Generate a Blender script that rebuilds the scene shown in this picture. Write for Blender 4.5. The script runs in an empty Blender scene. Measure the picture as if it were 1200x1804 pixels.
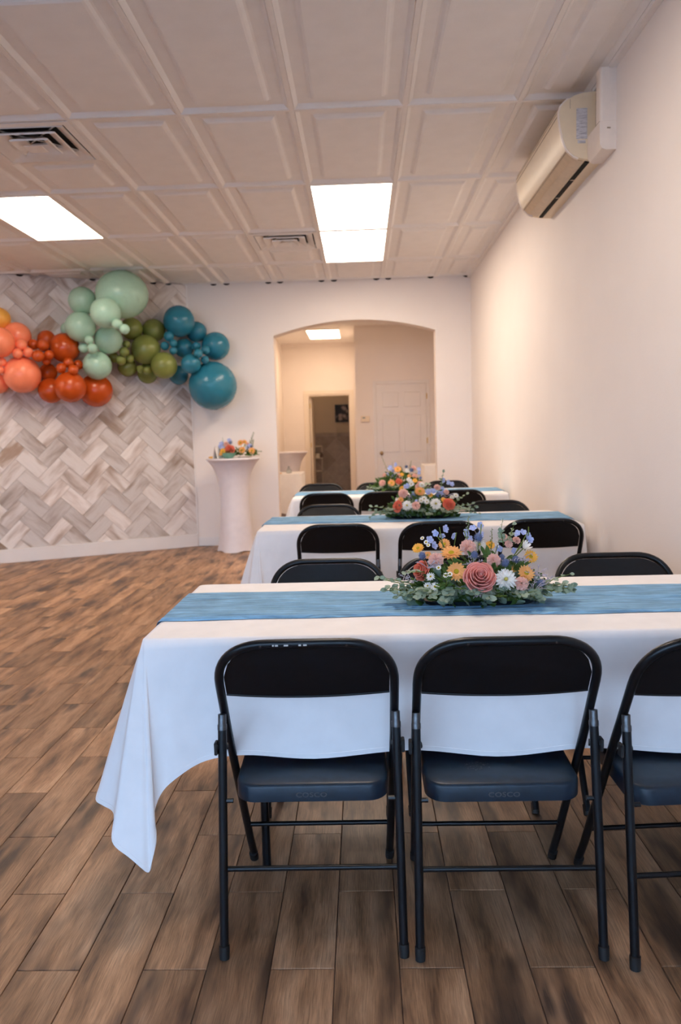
import bpy, math, random
from math import sin, cos, pi, radians, hypot, atan2, sqrt
from mathutils import Vector, Matrix

random.seed(7)
SC = bpy.context.scene
COL = SC.collection

# ------------------------------------------------------------------ camera
CAM_H = 1.271
_pitch, _yaw, _roll = radians(5.89), radians(-1.75), radians(-1.58)
_fw = Vector((sin(_yaw), cos(_yaw), 0)); _rt = Vector((cos(_yaw), -sin(_yaw), 0)); _up = Vector((0, 0, 1))
_f2 = _fw*cos(_pitch) - _up*sin(_pitch); _u2 = _up*cos(_pitch) + _fw*sin(_pitch)
_r3 = _rt*cos(_roll) + _u2*sin(_roll); _u3 = _u2*cos(_roll) - _rt*sin(_roll)
camd = bpy.data.cameras.new('camera'); cam = bpy.data.objects.new('camera', camd); COL.objects.link(cam)
camd.sensor_fit = 'HORIZONTAL'; camd.sensor_width = 24.0; camd.lens = 1335/1200*24.0
camd.clip_start = 0.05; camd.clip_end = 200
camd.dof.use_dof = True; camd.dof.focus_distance = 2.25; camd.dof.aperture_fstop = 3.8
_m = Matrix((( _r3.x, _u3.x, -_f2.x, 0), (_r3.y, _u3.y, -_f2.y, 0), (_r3.z, _u3.z, -_f2.z, CAM_H), (0, 0, 0, 1)))
cam.matrix_world = _m
SC.camera = cam

# ------------------------------------------------------------------ daylight and exposure
wd = bpy.data.worlds.new('sky'); SC.world = wd; wd.use_nodes = True
_bg = wd.node_tree.nodes['Background']
_bg.inputs['Color'].default_value = (0.43, 0.66, 1.0, 1); _bg.inputs['Strength'].default_value = 4.9
LAMP_STRENGTH = 13.0
LAMP_COLOR = (1.0, 0.82, 0.655, 1)
SC.view_settings.view_transform = 'Standard'; SC.view_settings.look = 'None'
SC.view_settings.exposure = 0.30; SC.view_settings.gamma = 1.0
SC.view_settings.use_curve_mapping = False
SC.cycles.max_bounces = 7; SC.cycles.diffuse_bounces = 6; SC.cycles.glossy_bounces = 3; SC.cycles.transmission_bounces = 4; SC.cycles.transparent_max_bounces = 4
SC.cycles.use_light_tree = False; SC.cycles.use_adaptive_sampling = True; SC.cycles.adaptive_threshold = 0.09; SC.cycles.adaptive_min_samples = 12
SC.cycles.caustics_reflective = False; SC.cycles.caustics_refractive = False

# ------------------------------------------------------------------ helpers
class MB:
    def __init__(self): self.v = []; self.f = []; self.uv = None
    def add(self, vs, fs):
        o = len(self.v); self.v += [tuple(p) for p in vs]; self.f += [tuple(i+o for i in q) for q in fs]; return self
    def box(self, x0, x1, y0, y1, z0, z1, b=0.0):
        if b <= 0:
            vs = [(x, y, z) for z in (z0, z1) for y in (y0, y1) for x in (x0, x1)]
            return self.add(vs, [(0, 2, 3, 1), (4, 5, 7, 6), (0, 1, 5, 4), (2, 6, 7, 3), (0, 4, 6, 2), (1, 3, 7, 5)])
        # bevelled box: 24 verts
        vs = []; idx = {}
        for ix in (0, 1):
            for iy in (0, 1):
                for iz in (0, 1):
                    c = ((x0, x1)[ix], (y0, y1)[iy], (z0, z1)[iz]); s = (1-2*ix, 1-2*iy, 1-2*iz)
                    for a in range(3):
                        p = [c[k] + (0 if k == a else s[k]*b) for k in range(3)]
                        idx[(ix, iy, iz, a)] = len(vs); vs.append(tuple(p))
        fs = []
        def q(*k): fs.append(tuple(idx[i] for i in k))
        for s in (0, 1):
            q((s,0,0,0),(s,1,0,0),(s,1,1,0),(s,0,1,0)); q((0,s,0,1),(1,s,0,1),(1,s,1,1),(0,s,1,1)); q((0,0,s,2),(1,0,s,2),(1,1,s,2),(0,1,s,2))
        for s in (0, 1):
            for t in (0, 1):
                q((s,t,0,0),(s,t,1,0),(s,t,1,1),(s,t,0,1)); q((s,0,t,0),(s,1,t,0),(s,1,t,2),(s,0,t,2)); q((0,s,t,1),(1,s,t,1),(1,s,t,2),(0,s,t,2))
        for ix in (0, 1):
            for iy in (0, 1):
                for iz in (0, 1): q((ix,iy,iz,0),(ix,iy,iz,1),(ix,iy,iz,2))
        return self.add(vs, fs)
    def tube(self, pts, r, n=10, caps=True):
        pts = [Vector(p) for p in pts]; rs = r if isinstance(r, (list, tuple)) else [r]*len(pts)
        t0 = (pts[1]-pts[0]).normalized()
        nrm = t0.orthogonal().normalized(); vs = []
        for i, p in enumerate(pts):
            if i == 0: t = t0
            elif i == len(pts)-1: t = (pts[i]-pts[i-1]).normalized()
            else: t = ((pts[i+1]-pts[i]).normalized() + (pts[i]-pts[i-1]).normalized()).normalized()
            nrm = (nrm - t*nrm.dot(t)).normalized(); bn = t.cross(nrm)
            for k in range(n):
                a = 2*pi*k/n; vs.append(p + (nrm*cos(a) + bn*sin(a))*rs[i])
        fs = []
        for i in range(len(pts)-1):
            for k in range(n): fs.append((i*n+k, i*n+(k+1) % n, (i+1)*n+(k+1) % n, (i+1)*n+k))
        if caps:
            fs.append(tuple(reversed(range(n)))); m = (len(pts)-1)*n; fs.append(tuple(m+k for k in range(n)))
        return self.add(vs, fs)
    def lathe(self, prof, n=24, o=(0, 0, 0)):
        vs = []; fs = []
        for (r, z) in prof:
            for k in range(n): a = 2*pi*k/n; vs.append((o[0]+r*cos(a), o[1]+r*sin(a), o[2]+z))
        for i in range(len(prof)-1):
            for k in range(n): fs.append((i*n+k, i*n+(k+1) % n, (i+1)*n+(k+1) % n, (i+1)*n+k))
        fs.append(tuple(reversed(range(n)))); m = (len(prof)-1)*n; fs.append(tuple(m+k for k in range(n)))
        return self.add(vs, fs)
    def grid(self, fn, nu, nv):
        vs = [fn(i/nu, j/nv) for j in range(nv+1) for i in range(nu+1)]
        fs = [(j*(nu+1)+i, j*(nu+1)+i+1, (j+1)*(nu+1)+i+1, (j+1)*(nu+1)+i) for j in range(nv) for i in range(nu)]
        return self.add(vs, fs)
    def prism(self, poly, axis, a, b):
        n = len(poly)
        def mk(p, t):
            if axis == 'y': return (p[0], t, p[1])
            if axis == 'x': return (t, p[0], p[1])
            return (p[0], p[1], t)
        vs = [mk(p, a) for p in poly] + [mk(p, b) for p in poly]
        fs = [tuple(range(n)), tuple(reversed(range(n, 2*n)))] + [(i, i+n, (i+1) % n+n, (i+1) % n) for i in range(n)]
        return self.add(vs, fs)
    def mesh(self, name, mat, smooth=False, angle=None):
        me = bpy.data.meshes.new(name); me.from_pydata(self.v, [], self.f); me.validate()
        if mat is not None: me.materials.append(mat)
        if smooth:
            me.polygons.foreach_set('use_smooth', [True]*len(me.polygons))
            if angle is not None: me.set_sharp_from_angle(angle=radians(angle))
        me.update(); return me
    def obj(self, name, mat, parent=None, smooth=False, angle=None, loc=None):
        return link(name, self.mesh(name, mat, smooth, angle), parent, loc)

def fixnormals(me):
    import bmesh
    bm = bmesh.new(); bm.from_mesh(me); bmesh.ops.recalc_face_normals(bm, faces=bm.faces); bm.to_mesh(me); bm.free()
def link(name, me, parent=None, loc=None, rot=None, scale=None):
    o = bpy.data.objects.new(name, me); COL.objects.link(o)
    if parent is not None: o.parent = parent
    if loc is not None: o.location = loc
    if rot is not None: o.rotation_euler = rot
    if scale is not None: o.scale = scale
    return o
def tag(o, label, cat, group=None, kind=None):
    o['label'] = label; o['category'] = cat
    if group: o['group'] = group
    if kind: o['kind'] = kind
    return o
def thing(name, label, cat, loc=(0, 0, 0), rz=0, group=None):
    return tag(link(name, None, None, loc, (0, 0, rz)), label, cat, group)
def struct(o):
    o['kind'] = 'structure'; return o
def copy_tree(o, parent=None):
    c = o.copy(); COL.objects.link(c); c.parent = parent
    for ch in o.children: copy_tree(ch, c)
    return c
def aim(direction, roll=0.0):
    """rotation whose local +Z looks along direction"""
    return (Vector(direction).to_track_quat('Z', 'Y') @ Matrix.Rotation(roll, 3, 'Z').to_quaternion()).to_euler()

# ------------------------------------------------------------------ materials
def nodes(name):
    m = bpy.data.materials.new(name); m.use_nodes = True
    nt = m.node_tree; return m, nt, nt.nodes['Principled BSDF']
def N(nt, t, **kw):
    n = nt.nodes.new(t)
    for k, v in kw.items(): setattr(n, k, v)
    return n
def L(nt, a, b): nt.links.new(a, b)
def ramp(nt, stops, interp='LINEAR'):
    r = nt.nodes.new('ShaderNodeValToRGB'); r.color_ramp.interpolation = interp
    e = r.color_ramp.elements
    while len(e) > 1: e.remove(e[-1])
    e[0].position, e[0].color = stops[0][0], (*stops[0][1], 1)
    for p, c in stops[1:]:
        q = e.new(p); q.color = (*c, 1)
    return r
def plain(name, col, rough=0.5, metal=0.0, var=0.06, scale=30.0, bump=0.0, bscale=200.0, spec=0.5, coat=0.0, sss=0.0, trans=0.0):
    """noise-varied procedural surface"""
    m, nt, b = nodes(name)
    tc = N(nt, 'ShaderNodeTexCoord'); nz = N(nt, 'ShaderNodeTexNoise'); nz.inputs['Scale'].default_value = scale; nz.inputs['Detail'].default_value = 3
    L(nt, tc.outputs['Object'], nz.inputs['Vector'])
    r = ramp(nt, [(0.3, tuple(c*(1-var) for c in col)), (0.7, tuple(min(1, c*(1+var)) for c in col))])
    L(nt, nz.outputs['Fac'], r.inputs['Fac']); L(nt, r.outputs['Color'], b.inputs['Base Color'])
    b.inputs['Roughness'].default_value = rough; b.inputs['Metallic'].default_value = metal
    b.inputs['Specular IOR Level'].default_value = spec; b.inputs['Coat Weight'].default_value = coat
    if trans: b.inputs['Transmission Weight'].default_value = trans
    if sss:
        b.inputs['Subsurface Weight'].default_value = sss; b.inputs['Subsurface Radius'].default_value = (0.02, 0.01, 0.006); b.inputs['Subsurface Scale'].default_value = 0.3
    if bump:
        n2 = N(nt, 'ShaderNodeTexNoise'); n2.inputs['Scale'].default_value = bscale; n2.inputs['Detail'].default_value = 2
        L(nt, tc.outputs['Object'], n2.inputs['Vector'])
        bp = N(nt, 'ShaderNodeBump'); bp.inputs['Strength'].default_value = bump; bp.inputs['Distance'].default_value = 0.002
        L(nt, n2.outputs['Fac'], bp.inputs['Height']); L(nt, bp.outputs['Normal'], b.inputs['Normal'])
    return m
def wood(name, stops, sx, sy, dark, rough=0.45, contrast=0.5, bump=0.12, objrand=False, patch_=(0.56, 0.74), wob_=.022, valrand=None):
    """grain along UV.x; uv in metres"""
    m, nt, b = nodes(name)
    uv = N(nt, 'ShaderNodeUVMap'); vec = uv.outputs['UV']; 
    if objrand:
        oi = N(nt, 'ShaderNodeObjectInfo'); ml = N(nt, 'ShaderNodeVectorMath', operation='MULTIPLY_ADD')
        cb = N(nt, 'ShaderNodeCombineXYZ'); L(nt, oi.outputs['Random'], cb.inputs['X']); L(nt, oi.outputs['Random'], cb.inputs['Y']); L(nt, oi.outputs['Random'], cb.inputs['Z'])
        ml.inputs[1].default_value = (37.0, 91.0, 53.0); L(nt, cb.outputs['Vector'], ml.inputs[0]); L(nt, vec, ml.inputs[2]); vec = ml.outputs['Vector']
    # wobble so that the grain meanders
    nzw = N(nt, 'ShaderNodeTexNoise'); nzw.inputs['Scale'].default_value = 5.0; nzw.inputs['Detail'].default_value = 2
    L(nt, vec, nzw.inputs['Vector'])
    wob = N(nt, 'ShaderNodeVectorMath', operation='MULTIPLY_ADD'); wob.inputs[1].default_value = (0.0, wob_, 0.0)
    L(nt, nzw.outputs['Color'], wob.inputs[0]); L(nt, vec, wob.inputs[2])
    def noise(scl, detail, rough_=0.6):
        mp = N(nt, 'ShaderNodeMapping'); mp.inputs['Scale'].default_value = scl; L(nt, wob.outputs['Vector'], mp.inputs['Vector'])
        n = N(nt, 'ShaderNodeTexNoise'); n.inputs['Scale'].default_value = 1.0; n.inputs['Detail'].default_value = detail; n.inputs['Roughness'].default_value = rough_
        L(nt, mp.outputs['Vector'], n.inputs['Vector']); return n
    big = noise((sx, sy, 1), 4); fine = noise((sx*5, sy*24, 1), 5, 0.75); patch = noise((sx*0.8, sy*0.55, 1), 3)
    r1 = ramp(nt, stops); L(nt, big.outputs['Fac'], r1.inputs['Fac'])
    rf = ramp(nt, [(0.35, (1-contrast,)*3), (0.6, (1, 1, 1))]); L(nt, fine.outputs['Fac'], rf.inputs['Fac'])
    mx = N(nt, 'ShaderNodeMix', data_type='RGBA', blend_type='MULTIPLY'); mx.inputs['Factor'].default_value = 1
    L(nt, r1.outputs['Color'], mx.inputs['A']); L(nt, rf.outputs['Color'], mx.inputs['B'])
    rp = ramp(nt, [(patch_[0], (0, 0, 0)), (patch_[1], (1, 1, 1))]); L(nt, patch.outputs['Fac'], rp.inputs['Fac'])
    mt = N(nt, 'ShaderNodeMath', operation='MULTIPLY'); L(nt, rp.outputs['Color'], mt.inputs[0]); L(nt, fine.outputs['Fac'], mt.inputs[1])
    mt2 = N(nt, 'ShaderNodeMath', operation='MULTIPLY'); mt2.inputs[1].default_value = 2.0; mt2.use_clamp = True; L(nt, mt.outputs[0], mt2.inputs[0])
    m2 = N(nt, 'ShaderNodeMix', data_type='RGBA'); L(nt, mt2.outputs[0], m2.inputs['Factor']); L(nt, mx.outputs['Result'], m2.inputs['A']); m2.inputs['B'].default_value = (*dark, 1)
    outc = m2.outputs['Result']
    if valrand and not objrand: oi = N(nt, 'ShaderNodeObjectInfo')
    if objrand or valrand:
        hs = N(nt, 'ShaderNodeHueSaturation'); rr = N(nt, 'ShaderNodeMapRange'); rr.inputs['To Min'].default_value, rr.inputs['To Max'].default_value = valrand or (0.78, 1.12)
        wn = N(nt, 'ShaderNodeTexWhiteNoise', noise_dimensions='1D'); L(nt, oi.outputs['Random'], wn.inputs['W']); L(nt, wn.outputs['Value'], rr.inputs['Value'])
        L(nt, rr.outputs['Result'], hs.inputs['Value']); L(nt, outc, hs.inputs['Color']); outc = hs.outputs['Color']
    L(nt, outc, b.inputs['Base Color']); b.inputs['Roughness'].default_value = rough
    bp = N(nt, 'ShaderNodeBump'); bp.inputs['Strength'].default_value = bump; bp.inputs['Distance'].default_value = 0.001
    L(nt, fine.outputs['Fac'], bp.inputs['Height']); L(nt, bp.outputs['Normal'], b.inputs['Normal'])
    return m
def emit(name, col, s):
    m, nt, b = nodes(name)
    b.inputs['Base Color'].default_value = (0.9, 0.9, 0.88, 1); b.inputs['Emission Color'].default_value = col; b.inputs['Emission Strength'].default_value = s
    return m
def cloth_mat(name, col, weave=900.0, bump=0.15, rough=0.85, var=0.03, sheen=0.15):
    m, nt, b = nodes(name)
    tc = N(nt, 'ShaderNodeTexCoord')
    nz = N(nt, 'ShaderNodeTexNoise'); nz.inputs['Scale'].default_value = 14; nz.inputs['Detail'].default_value = 5; L(nt, tc.outputs['Object'], nz.inputs['Vector'])
    r = ramp(nt, [(0.3, tuple(c*(1-var) for c in col)), (0.7, tuple(min(1, c*(1+var)) for c in col))]); L(nt, nz.outputs['Fac'], r.inputs['Fac'])
    L(nt, r.outputs['Color'], b.inputs['Base Color']); b.inputs['Roughness'].default_value = rough
    b.inputs['Sheen Weight'].default_value = sheen; b.inputs['Specular IOR Level'].default_value = 0.2
    n2 = N(nt, 'ShaderNodeTexNoise'); n2.inputs['Scale'].default_value = weave; n2.inputs['Detail'].default_value = 1; L(nt, tc.outputs['Object'], n2.inputs['Vector'])
    n3 = N(nt, 'ShaderNodeTexNoise'); n3.inputs['Scale'].default_value = 6; n3.inputs['Detail'].default_value = 3; L(nt, tc.outputs['Object'], n3.inputs['Vector'])
    b1 = N(nt, 'ShaderNodeBump'); b1.inputs['Strength'].default_value = bump; b1.inputs['Distance'].default_value = 0.0005; L(nt, n2.outputs['Fac'], b1.inputs['Height'])
    b2 = N(nt, 'ShaderNodeBump'); b2.inputs['Strength'].default_value = 0.25; b2.inputs['Distance'].default_value = 0.01; L(nt, n3.outputs['Fac'], b2.inputs['Height']); L(nt, b1.outputs['Normal'], b2.inputs['Normal'])
    L(nt, b2.outputs['Normal'], b.inputs['Normal'])
    return m
WALL = plain('white wall paint', (0.86, 0.80, 0.76), 0.7, var=0.012, scale=3, bump=0.25, bscale=160, spec=0.25)
CEIL = plain('white ceiling panel', (0.88, 0.85, 0.83), 0.6, var=0.02, scale=9, bump=0.35, bscale=260, spec=0.3)
GRID = plain('white grid bar', (0.86, 0.82, 0.79), 0.45, var=0.02)
TRIM = plain('white gloss trim', (0.82, 0.79, 0.77), 0.35, var=0.015, scale=5)
GROUT = plain('dark grout', (0.075, 0.05, 0.045), 0.9, var=0.3, scale=80)
TGROUT = plain('pale grout', (0.50, 0.44, 0.41), 0.9, var=0.1, scale=80)
PLANK = wood('wood look plank', [(0.30, (0.125, 0.064, 0.036)), (0.42, (0.32, 0.172, 0.090)), (0.53, (0.47, 0.265, 0.145)), (0.72, (0.63, 0.39, 0.235))], 2.2, 13, (0.060, 0.036, 0.026), 0.44, 0.5, patch_=(0.50, 0.66), valrand=(.70, 1.18))
TILE = wood('whitewashed wall tile', [(0.30, (0.46, 0.37, 0.31)), (0.42, (0.66, 0.58, 0.53)), (0.52, (0.80, 0.74, 0.70)), (0.8, (0.84, 0.80, 0.77))], 1.5, 8, (0.36, 0.255, 0.185), 0.5, 0.12, 0.04, objrand=True, patch_=(0.56, 0.70), wob_=.05)
BLACK = plain('black powder coat', (0.004, 0.0055, 0.008), 0.32, var=0.25, scale=60, bump=0.05, bscale=900, spec=0.33)
BACKP = plain('black back panel', (0.004, 0.005, 0.007), 0.40, var=0.25, scale=60, bump=0.05, bscale=900, spec=0.28)
RUBBER = plain('black rubber', (0.010, 0.010, 0.011), 0.6, var=0.2)
CHROME = plain('worn steel', (0.11, 0.11, 0.115), 0.35, metal=0.9, var=0.15, scale=120)
CLOTH = cloth_mat('white polyester cloth', (0.82, 0.80, 0.80))
SPANDEX = cloth_mat('white stretch cover', (0.76, 0.72, 0.76), bump=0.05, rough=0.6)
GAUZE = cloth_mat('dusty blue gauze', (0.20, 0.41, 0.62), weave=500, bump=0.5, var=0.16)
def crinkle(m):
    nt = m.node_tree; b = nt.nodes['Principled BSDF']; tc = N(nt, 'ShaderNodeTexCoord')
    nw = N(nt, 'ShaderNodeTexNoise'); nw.inputs['Scale'].default_value = 6; L(nt, tc.outputs['Object'], nw.inputs['Vector'])
    ad = N(nt, 'ShaderNodeVectorMath', operation='MULTIPLY_ADD'); ad.inputs[1].default_value = (0, .05, 0); L(nt, nw.outputs['Color'], ad.inputs[0]); L(nt, tc.outputs['Object'], ad.inputs[2])
    mp = N(nt, 'ShaderNodeMapping'); mp.inputs['Scale'].default_value = (5, 95, 5); L(nt, ad.outputs['Vector'], mp.inputs['Vector'])
    nz = N(nt, 'ShaderNodeTexNoise'); nz.inputs['Scale'].default_value = 1; nz.inputs['Detail'].default_value = 4; nz.inputs['Roughness'].default_value = .6; L(nt, mp.outputs['Vector'], nz.inputs['Vector'])
    old = b.inputs['Normal'].links[0].from_socket
    bp = N(nt, 'ShaderNodeBump'); bp.inputs['Strength'].default_value = .9; bp.inputs['Distance'].default_value = .012; L(nt, nz.outputs['Fac'], bp.inputs['Height']); L(nt, old, bp.inputs['Normal']); L(nt, bp.outputs['Normal'], b.inputs['Normal'])
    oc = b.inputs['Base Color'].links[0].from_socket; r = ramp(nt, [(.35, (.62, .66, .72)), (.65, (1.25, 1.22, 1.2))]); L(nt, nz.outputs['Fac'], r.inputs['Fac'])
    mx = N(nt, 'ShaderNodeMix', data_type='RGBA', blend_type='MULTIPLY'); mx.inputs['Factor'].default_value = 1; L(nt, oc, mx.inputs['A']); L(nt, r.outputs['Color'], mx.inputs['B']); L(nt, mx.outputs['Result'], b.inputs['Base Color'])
crinkle(GAUZE)
LAMP = emit('lit diffuser', LAMP_COLOR, LAMP_STRENGTH)
LAMPH = emit('lit warm diffuser', (1.0, 0.73, 0.49, 1), LAMP_STRENGTH*.85)
LAMPW = emit('added washroom diffuser', (1.0, 0.70, 0.44, 1), LAMP_STRENGTH*.8)
IVORY = plain('aged ivory plastic', (0.80, 0.66, 0.47), 0.35, var=0.02)
WHITEP = plain('white plastic', (0.84, 0.74, 0.66), 0.35, var=0.02)
DARK = plain('painted void shade', (0.008, 0.007, 0.006), 0.9)  # near-black colour painting in the shade inside openings

# ------------------------------------------------------------------ room shell
RX = 1.27          # right wall
BY = 8.82          # back wall
FY = -2.6          # front wall with the shop windows
LX = -5.6          # left wall
CZ = 3.006         # ceiling grid plane
def project(p):
    d = Vector(p) - Vector((0, 0, CAM_H)); w = d.dot(_f2)
    if w < 0.05: return None
    return (600 + 1335*d.dot(_r3)/w, 902 - 1335*d.dot(_u3)/w)
def set_uv(me, uvs):
    lay = me.uv_layers.new(name='UVMap')
    for lp in me.loops: lay.data[lp.index].uv = uvs[lp.vertex_index]

# floor slab (grout shows in the joints) and planks
floor = struct(MB().box(LX-.2, RX+.2, FY-.2, 17.0, -0.12, -0.004).obj('floor', GROUT))
PW, PL, GAP = 0.1544, 0.6152, 0.0011
def plank_verts(x0, x1, y0, y1):
    b = 0.0012
    return ([(x0, y0, -.006), (x1, y0, -.006), (x1, y1, -.006), (x0, y1, -.006),
             (x0, y0, -b), (x1, y0, -b), (x1, y1, -b), (x0, y1, -b),
             (x0+b, y0+b, 0), (x1-b, y0+b, 0), (x1-b, y1-b, 0), (x0+b, y1-b, 0)],
            [(0, 1, 5, 4), (1, 2, 6, 5), (2, 3, 7, 6), (3, 0, 4, 7), (4, 5, 9, 8), (5, 6, 10, 9), (6, 7, 11, 10), (7, 4, 8, 11), (8, 9, 10, 11)])
plank_meshes = []
for i in range(28):
    mb = MB(); vs, fs = plank_verts(GAP, PW-GAP, GAP, PL-GAP); mb.add(vs, fs); me = mb.mesh('plank', PLANK)
    ox, oy = random.uniform(0, 40), random.uniform(0, 40)
    set_uv(me, [(v[1]+ox, v[0]+oy) for v in vs]); plank_meshes.append(me)
cells = []
for k in range(-30, 14):
    for m in range(-3, 25):
        x = -0.867+k*PW; y = 1.688+m*PL+(0.3076 if k % 2 else 0)
        if x < LX or x > RX+.1 or y < -1.0 or y > 16: continue
        c = (x+PW/2, y+PL/2, 0); pr = project(c)
        vis = pr is not None and -80 < pr[0] < 1290 and pr[1] < 1950
        # behind the angled tile wall or the back wall and never seen
        if y > 8.7 and not (-1.6 < x < 1.3): vis = False
        if y+0.0 > 8.95 + (x+1.965)*0.512 and x < -1.965: vis = False
        area = 0 if not vis else 1.0/(c[1]*c[1]+c[0]*c[0]+CAM_H**2)
        cells.append((area, x, y))
cells.sort(reverse=True)
for n, (a, x, y) in enumerate(cells[:290]):
    link('plank', plank_meshes[random.randrange(28)], floor, (x, y, 0))
mb = MB(); uvs = []
for (a, x, y) in cells[290:]:
    if a == 0 and (y > 8.6 or (x < -1.965 and y > 8.6+(x+1.965)*.512)): continue
    vs, fs = plank_verts(x+GAP, x+PW-GAP, y+GAP, y+PL-GAP); mb.add(vs, fs)
    ox, oy = random.uniform(0, 40), random.uniform(0, 40); uvs += [(v[1]+ox, v[0]+oy) for v in vs]
me = mb.mesh('planks', PLANK); set_uv(me, uvs); o = link('planks', me, floor); o['kind'] = 'stuff'

# walls
struct(MB().box(RX, RX+.15, FY, 12.7, 0, 3.2).obj('wall_right', WALL))
arc = []
ax0, ax1, az0, az1, apx = -0.985, 0.867, 2.405, 2.42, 2.56
for i in range(25):
    t = i/24; arc.append((ax0+(ax1-ax0)*t, (az0*(1-t)+az1*t) + (apx-(az0+az1)/2)*(1-(2*t-1)**2)))
poly = [(-1.965, 0), (ax0, 0)] + arc + [(ax1, 0), (RX, 0), (RX, 3.2), (-1.965, 3.2)]
struct(MB().prism(poly, 'y', BY, BY+.2).obj('wall_back', WALL))
struct(MB().box(LX-.15, LX, FY, 7.2, 0, 3.2).obj('wall_left', WALL))
# front wall: sill, header, piers; the openings are the shop windows the daylight comes through
fw = MB().box(LX, RX, FY-.15, FY, 0, 0.25).box(LX, RX, FY-.15, FY, 2.75, 3.2)
for x0, x1 in ((LX, LX+.25), (-3.1, -2.9), (-0.7, -0.5), (RX-.2, RX)): fw.box(x0, x1, FY-.15, FY, 0.25, 2.75)
struct(fw.obj('wall_front', WALL))
struct(MB().box(-30, 30, -30, FY-.2, -0.15, -0.1).obj('pavement', plain('grey pavement', (0.32, 0.31, 0.30), 0.9)))
# slim trim at the top of right wall
tr = MB().box(RX-.034, RX, FY, BY, CZ-.018, CZ+.03); struct(tr.obj('trim_1', GRID))
struct(MB().box(-1.965, ax0, BY-.012, BY, 0, 0.10).box(ax1, RX, BY-.012, BY, 0, 0.10).obj('baseboard_back', TRIM))

# ---- angled feature wall with herringbone tiles
WDx, WDy = -0.8900, -0.4560
W0 = Vector((-1.965, BY-0.01, 0))
ang = atan2(-WDy, -WDx)
tw = link('wall_feature', None, None, W0, (0, 0, ang)); struct(tw)
MB().box(-4.1, 0.0, 0.0, 0.12, 0, 3.2).obj('wall_core', TGROUT, tw)
MB().box(-4.1, 0.0, -0.028, 0.0, 0.0, 0.148, 0.003).obj('skirting_board', TRIM, tw)
MB().box(-0.004, 0.012, -0.014, 0.02, 0, 3.0).obj('edge_trim', TRIM, tw)
TWD, TLN = 0.1524, 0.3048
def clip_poly(poly, f):
    out = []
    for i in range(len(poly)):
        a, b = poly[i], poly[(i+1) % len(poly)]; fa, fb = f(a), f(b)
        if fa >= 0: out.append(a)
        if (fa >= 0) != (fb >= 0):
            t = fa/(fa-fb); out.append((a[0]+(b[0]-a[0])*t, a[1]+(b[1]-a[1])*t))
    return out
def herring():
    c = sqrt(.5); ax, az = -1.595, 0.560     # bottom corner of one tile leaning right
    g = 0.0012; full = {}
    for n in range(-12, 13):
        for m in range(-24, 25):
            for kind in (0, 1):
                p0, q0 = (m*1+n*2)*TWD, (m*1-n*2)*TWD
                if kind == 0: r = (p0, q0, p0+TLN, q0+TWD)
                else: r = (p0, q0+TWD, p0+TWD, q0+TWD+TLN)
                r = (r[0]+g, r[1]+g, r[2]-g, r[3]-g)
                pts = [(r[0], r[1]), (r[2], r[1]), (r[2], r[3]), (r[0], r[3])]
                # rotate 45 deg: p axis leans right-up, q axis leans left-up
                P = [(ax+(p-q)*c, az+(p+q)*c) for p, q in pts]
                cx, cz = sum(p[0] for p in P)/4, sum(p[1] for p in P)/4
                Q = P
                for fn in (lambda v: -v[0]-0.003, lambda v: v[0]+3.3, lambda v: v[1]-0.15, lambda v: 3.004-v[1]):
                    if Q: Q = clip_poly(Q, fn)
                if len(Q) < 3: continue
                A = abs(sum(Q[i][0]*Q[(i+1) % len(Q)][1]-Q[(i+1) % len(Q)][0]*Q[i][1] for i in range(len(Q))))/2
                if A < 2e-4: continue
                isfull = len(Q) == 4 and abs(A-(TWD-2*g)*(TLN-2*g)) < 1e-6
                if isfull and kind in full: me = full[kind]
                else:
                    R = [(x-cx, z-cz) for x, z in Q]; nn = len(R); b = 0.0014
                    def ins(v):
                        l = hypot(*v); return (v[0]*(1-b/max(l, .02)), v[1]*(1-b/max(l, .02)))
                    vs = [(x, 0.002, z) for x, z in R]+[(x, -.006, z) for x, z in R]+[(ins(v)[0], -.0075, ins(v)[1]) for v in R]
                    fs = [(i, (i+1) % nn, (i+1) % nn+nn, i+nn) for i in range(nn)]+[(i+nn, (i+1) % nn+nn, (i+1) % nn+2*nn, i+2*nn) for i in range(nn)]+[tuple(range(2*nn, 3*nn))]
                    mb = MB(); mb.add(vs, fs); me = mb.mesh('wall_tile', TILE)
                    if kind == 0: uv = [((v[0]+v[2])*c, (v[2]-v[0])*c) for v in vs]
                    else: uv = [((v[2]-v[0])*c, (v[0]+v[2])*c) for v in vs]
                    set_uv(me, uv); fixnormals(me)
                    if isfull: full[kind] = me
                link('wall_tile', me, tw, (cx, random.uniform(-.0012, .0004), cz))
herring()

# ------------------------------------------------------------------ ceiling
ceiling = struct(MB().box(LX-.2, RX+.15, FY-.15, BY+.1, 3.035, 3.15).obj('ceiling', CEIL))
CX0, CY0, CW, CD = -0.334, 4.269, 0.6096, 1.2192
def tile_mesh(w, d):
    rings = [(.011, .004), (.017, .001), (.027, .010), (.038, .021), (.096, .021), (.106, .018), (.118, .006), (.130, .001)]
    if min(w, d) < 0.3: rings = rings[:4]
    vs = []; fs = []
    for i, (s, h) in enumerate(rings): vs += [(s, s, h), (w-s, s, h), (w-s, d-s, h), (s, d-s, h)]
    for i in range(len(rings)-1):
        for k in range(4): fs.append((4*i+k, 4*(i+1)+k, 4*(i+1)+(k+1) % 4, 4*i+(k+1) % 4))
    m = 4*(len(rings)-1); fs.append((m+3, m+2, m+1, m))
    mb = MB(); mb.add(vs, fs); return mb.mesh('ceiling_panel', CEIL)
LIGHTS = {(-4, 1), (0, 1), (0, 2), (0, -2), (-8, 0), (-8, 1)}
VENTS = {(-3, 0), (-1, 2)}
tm = {}
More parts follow.
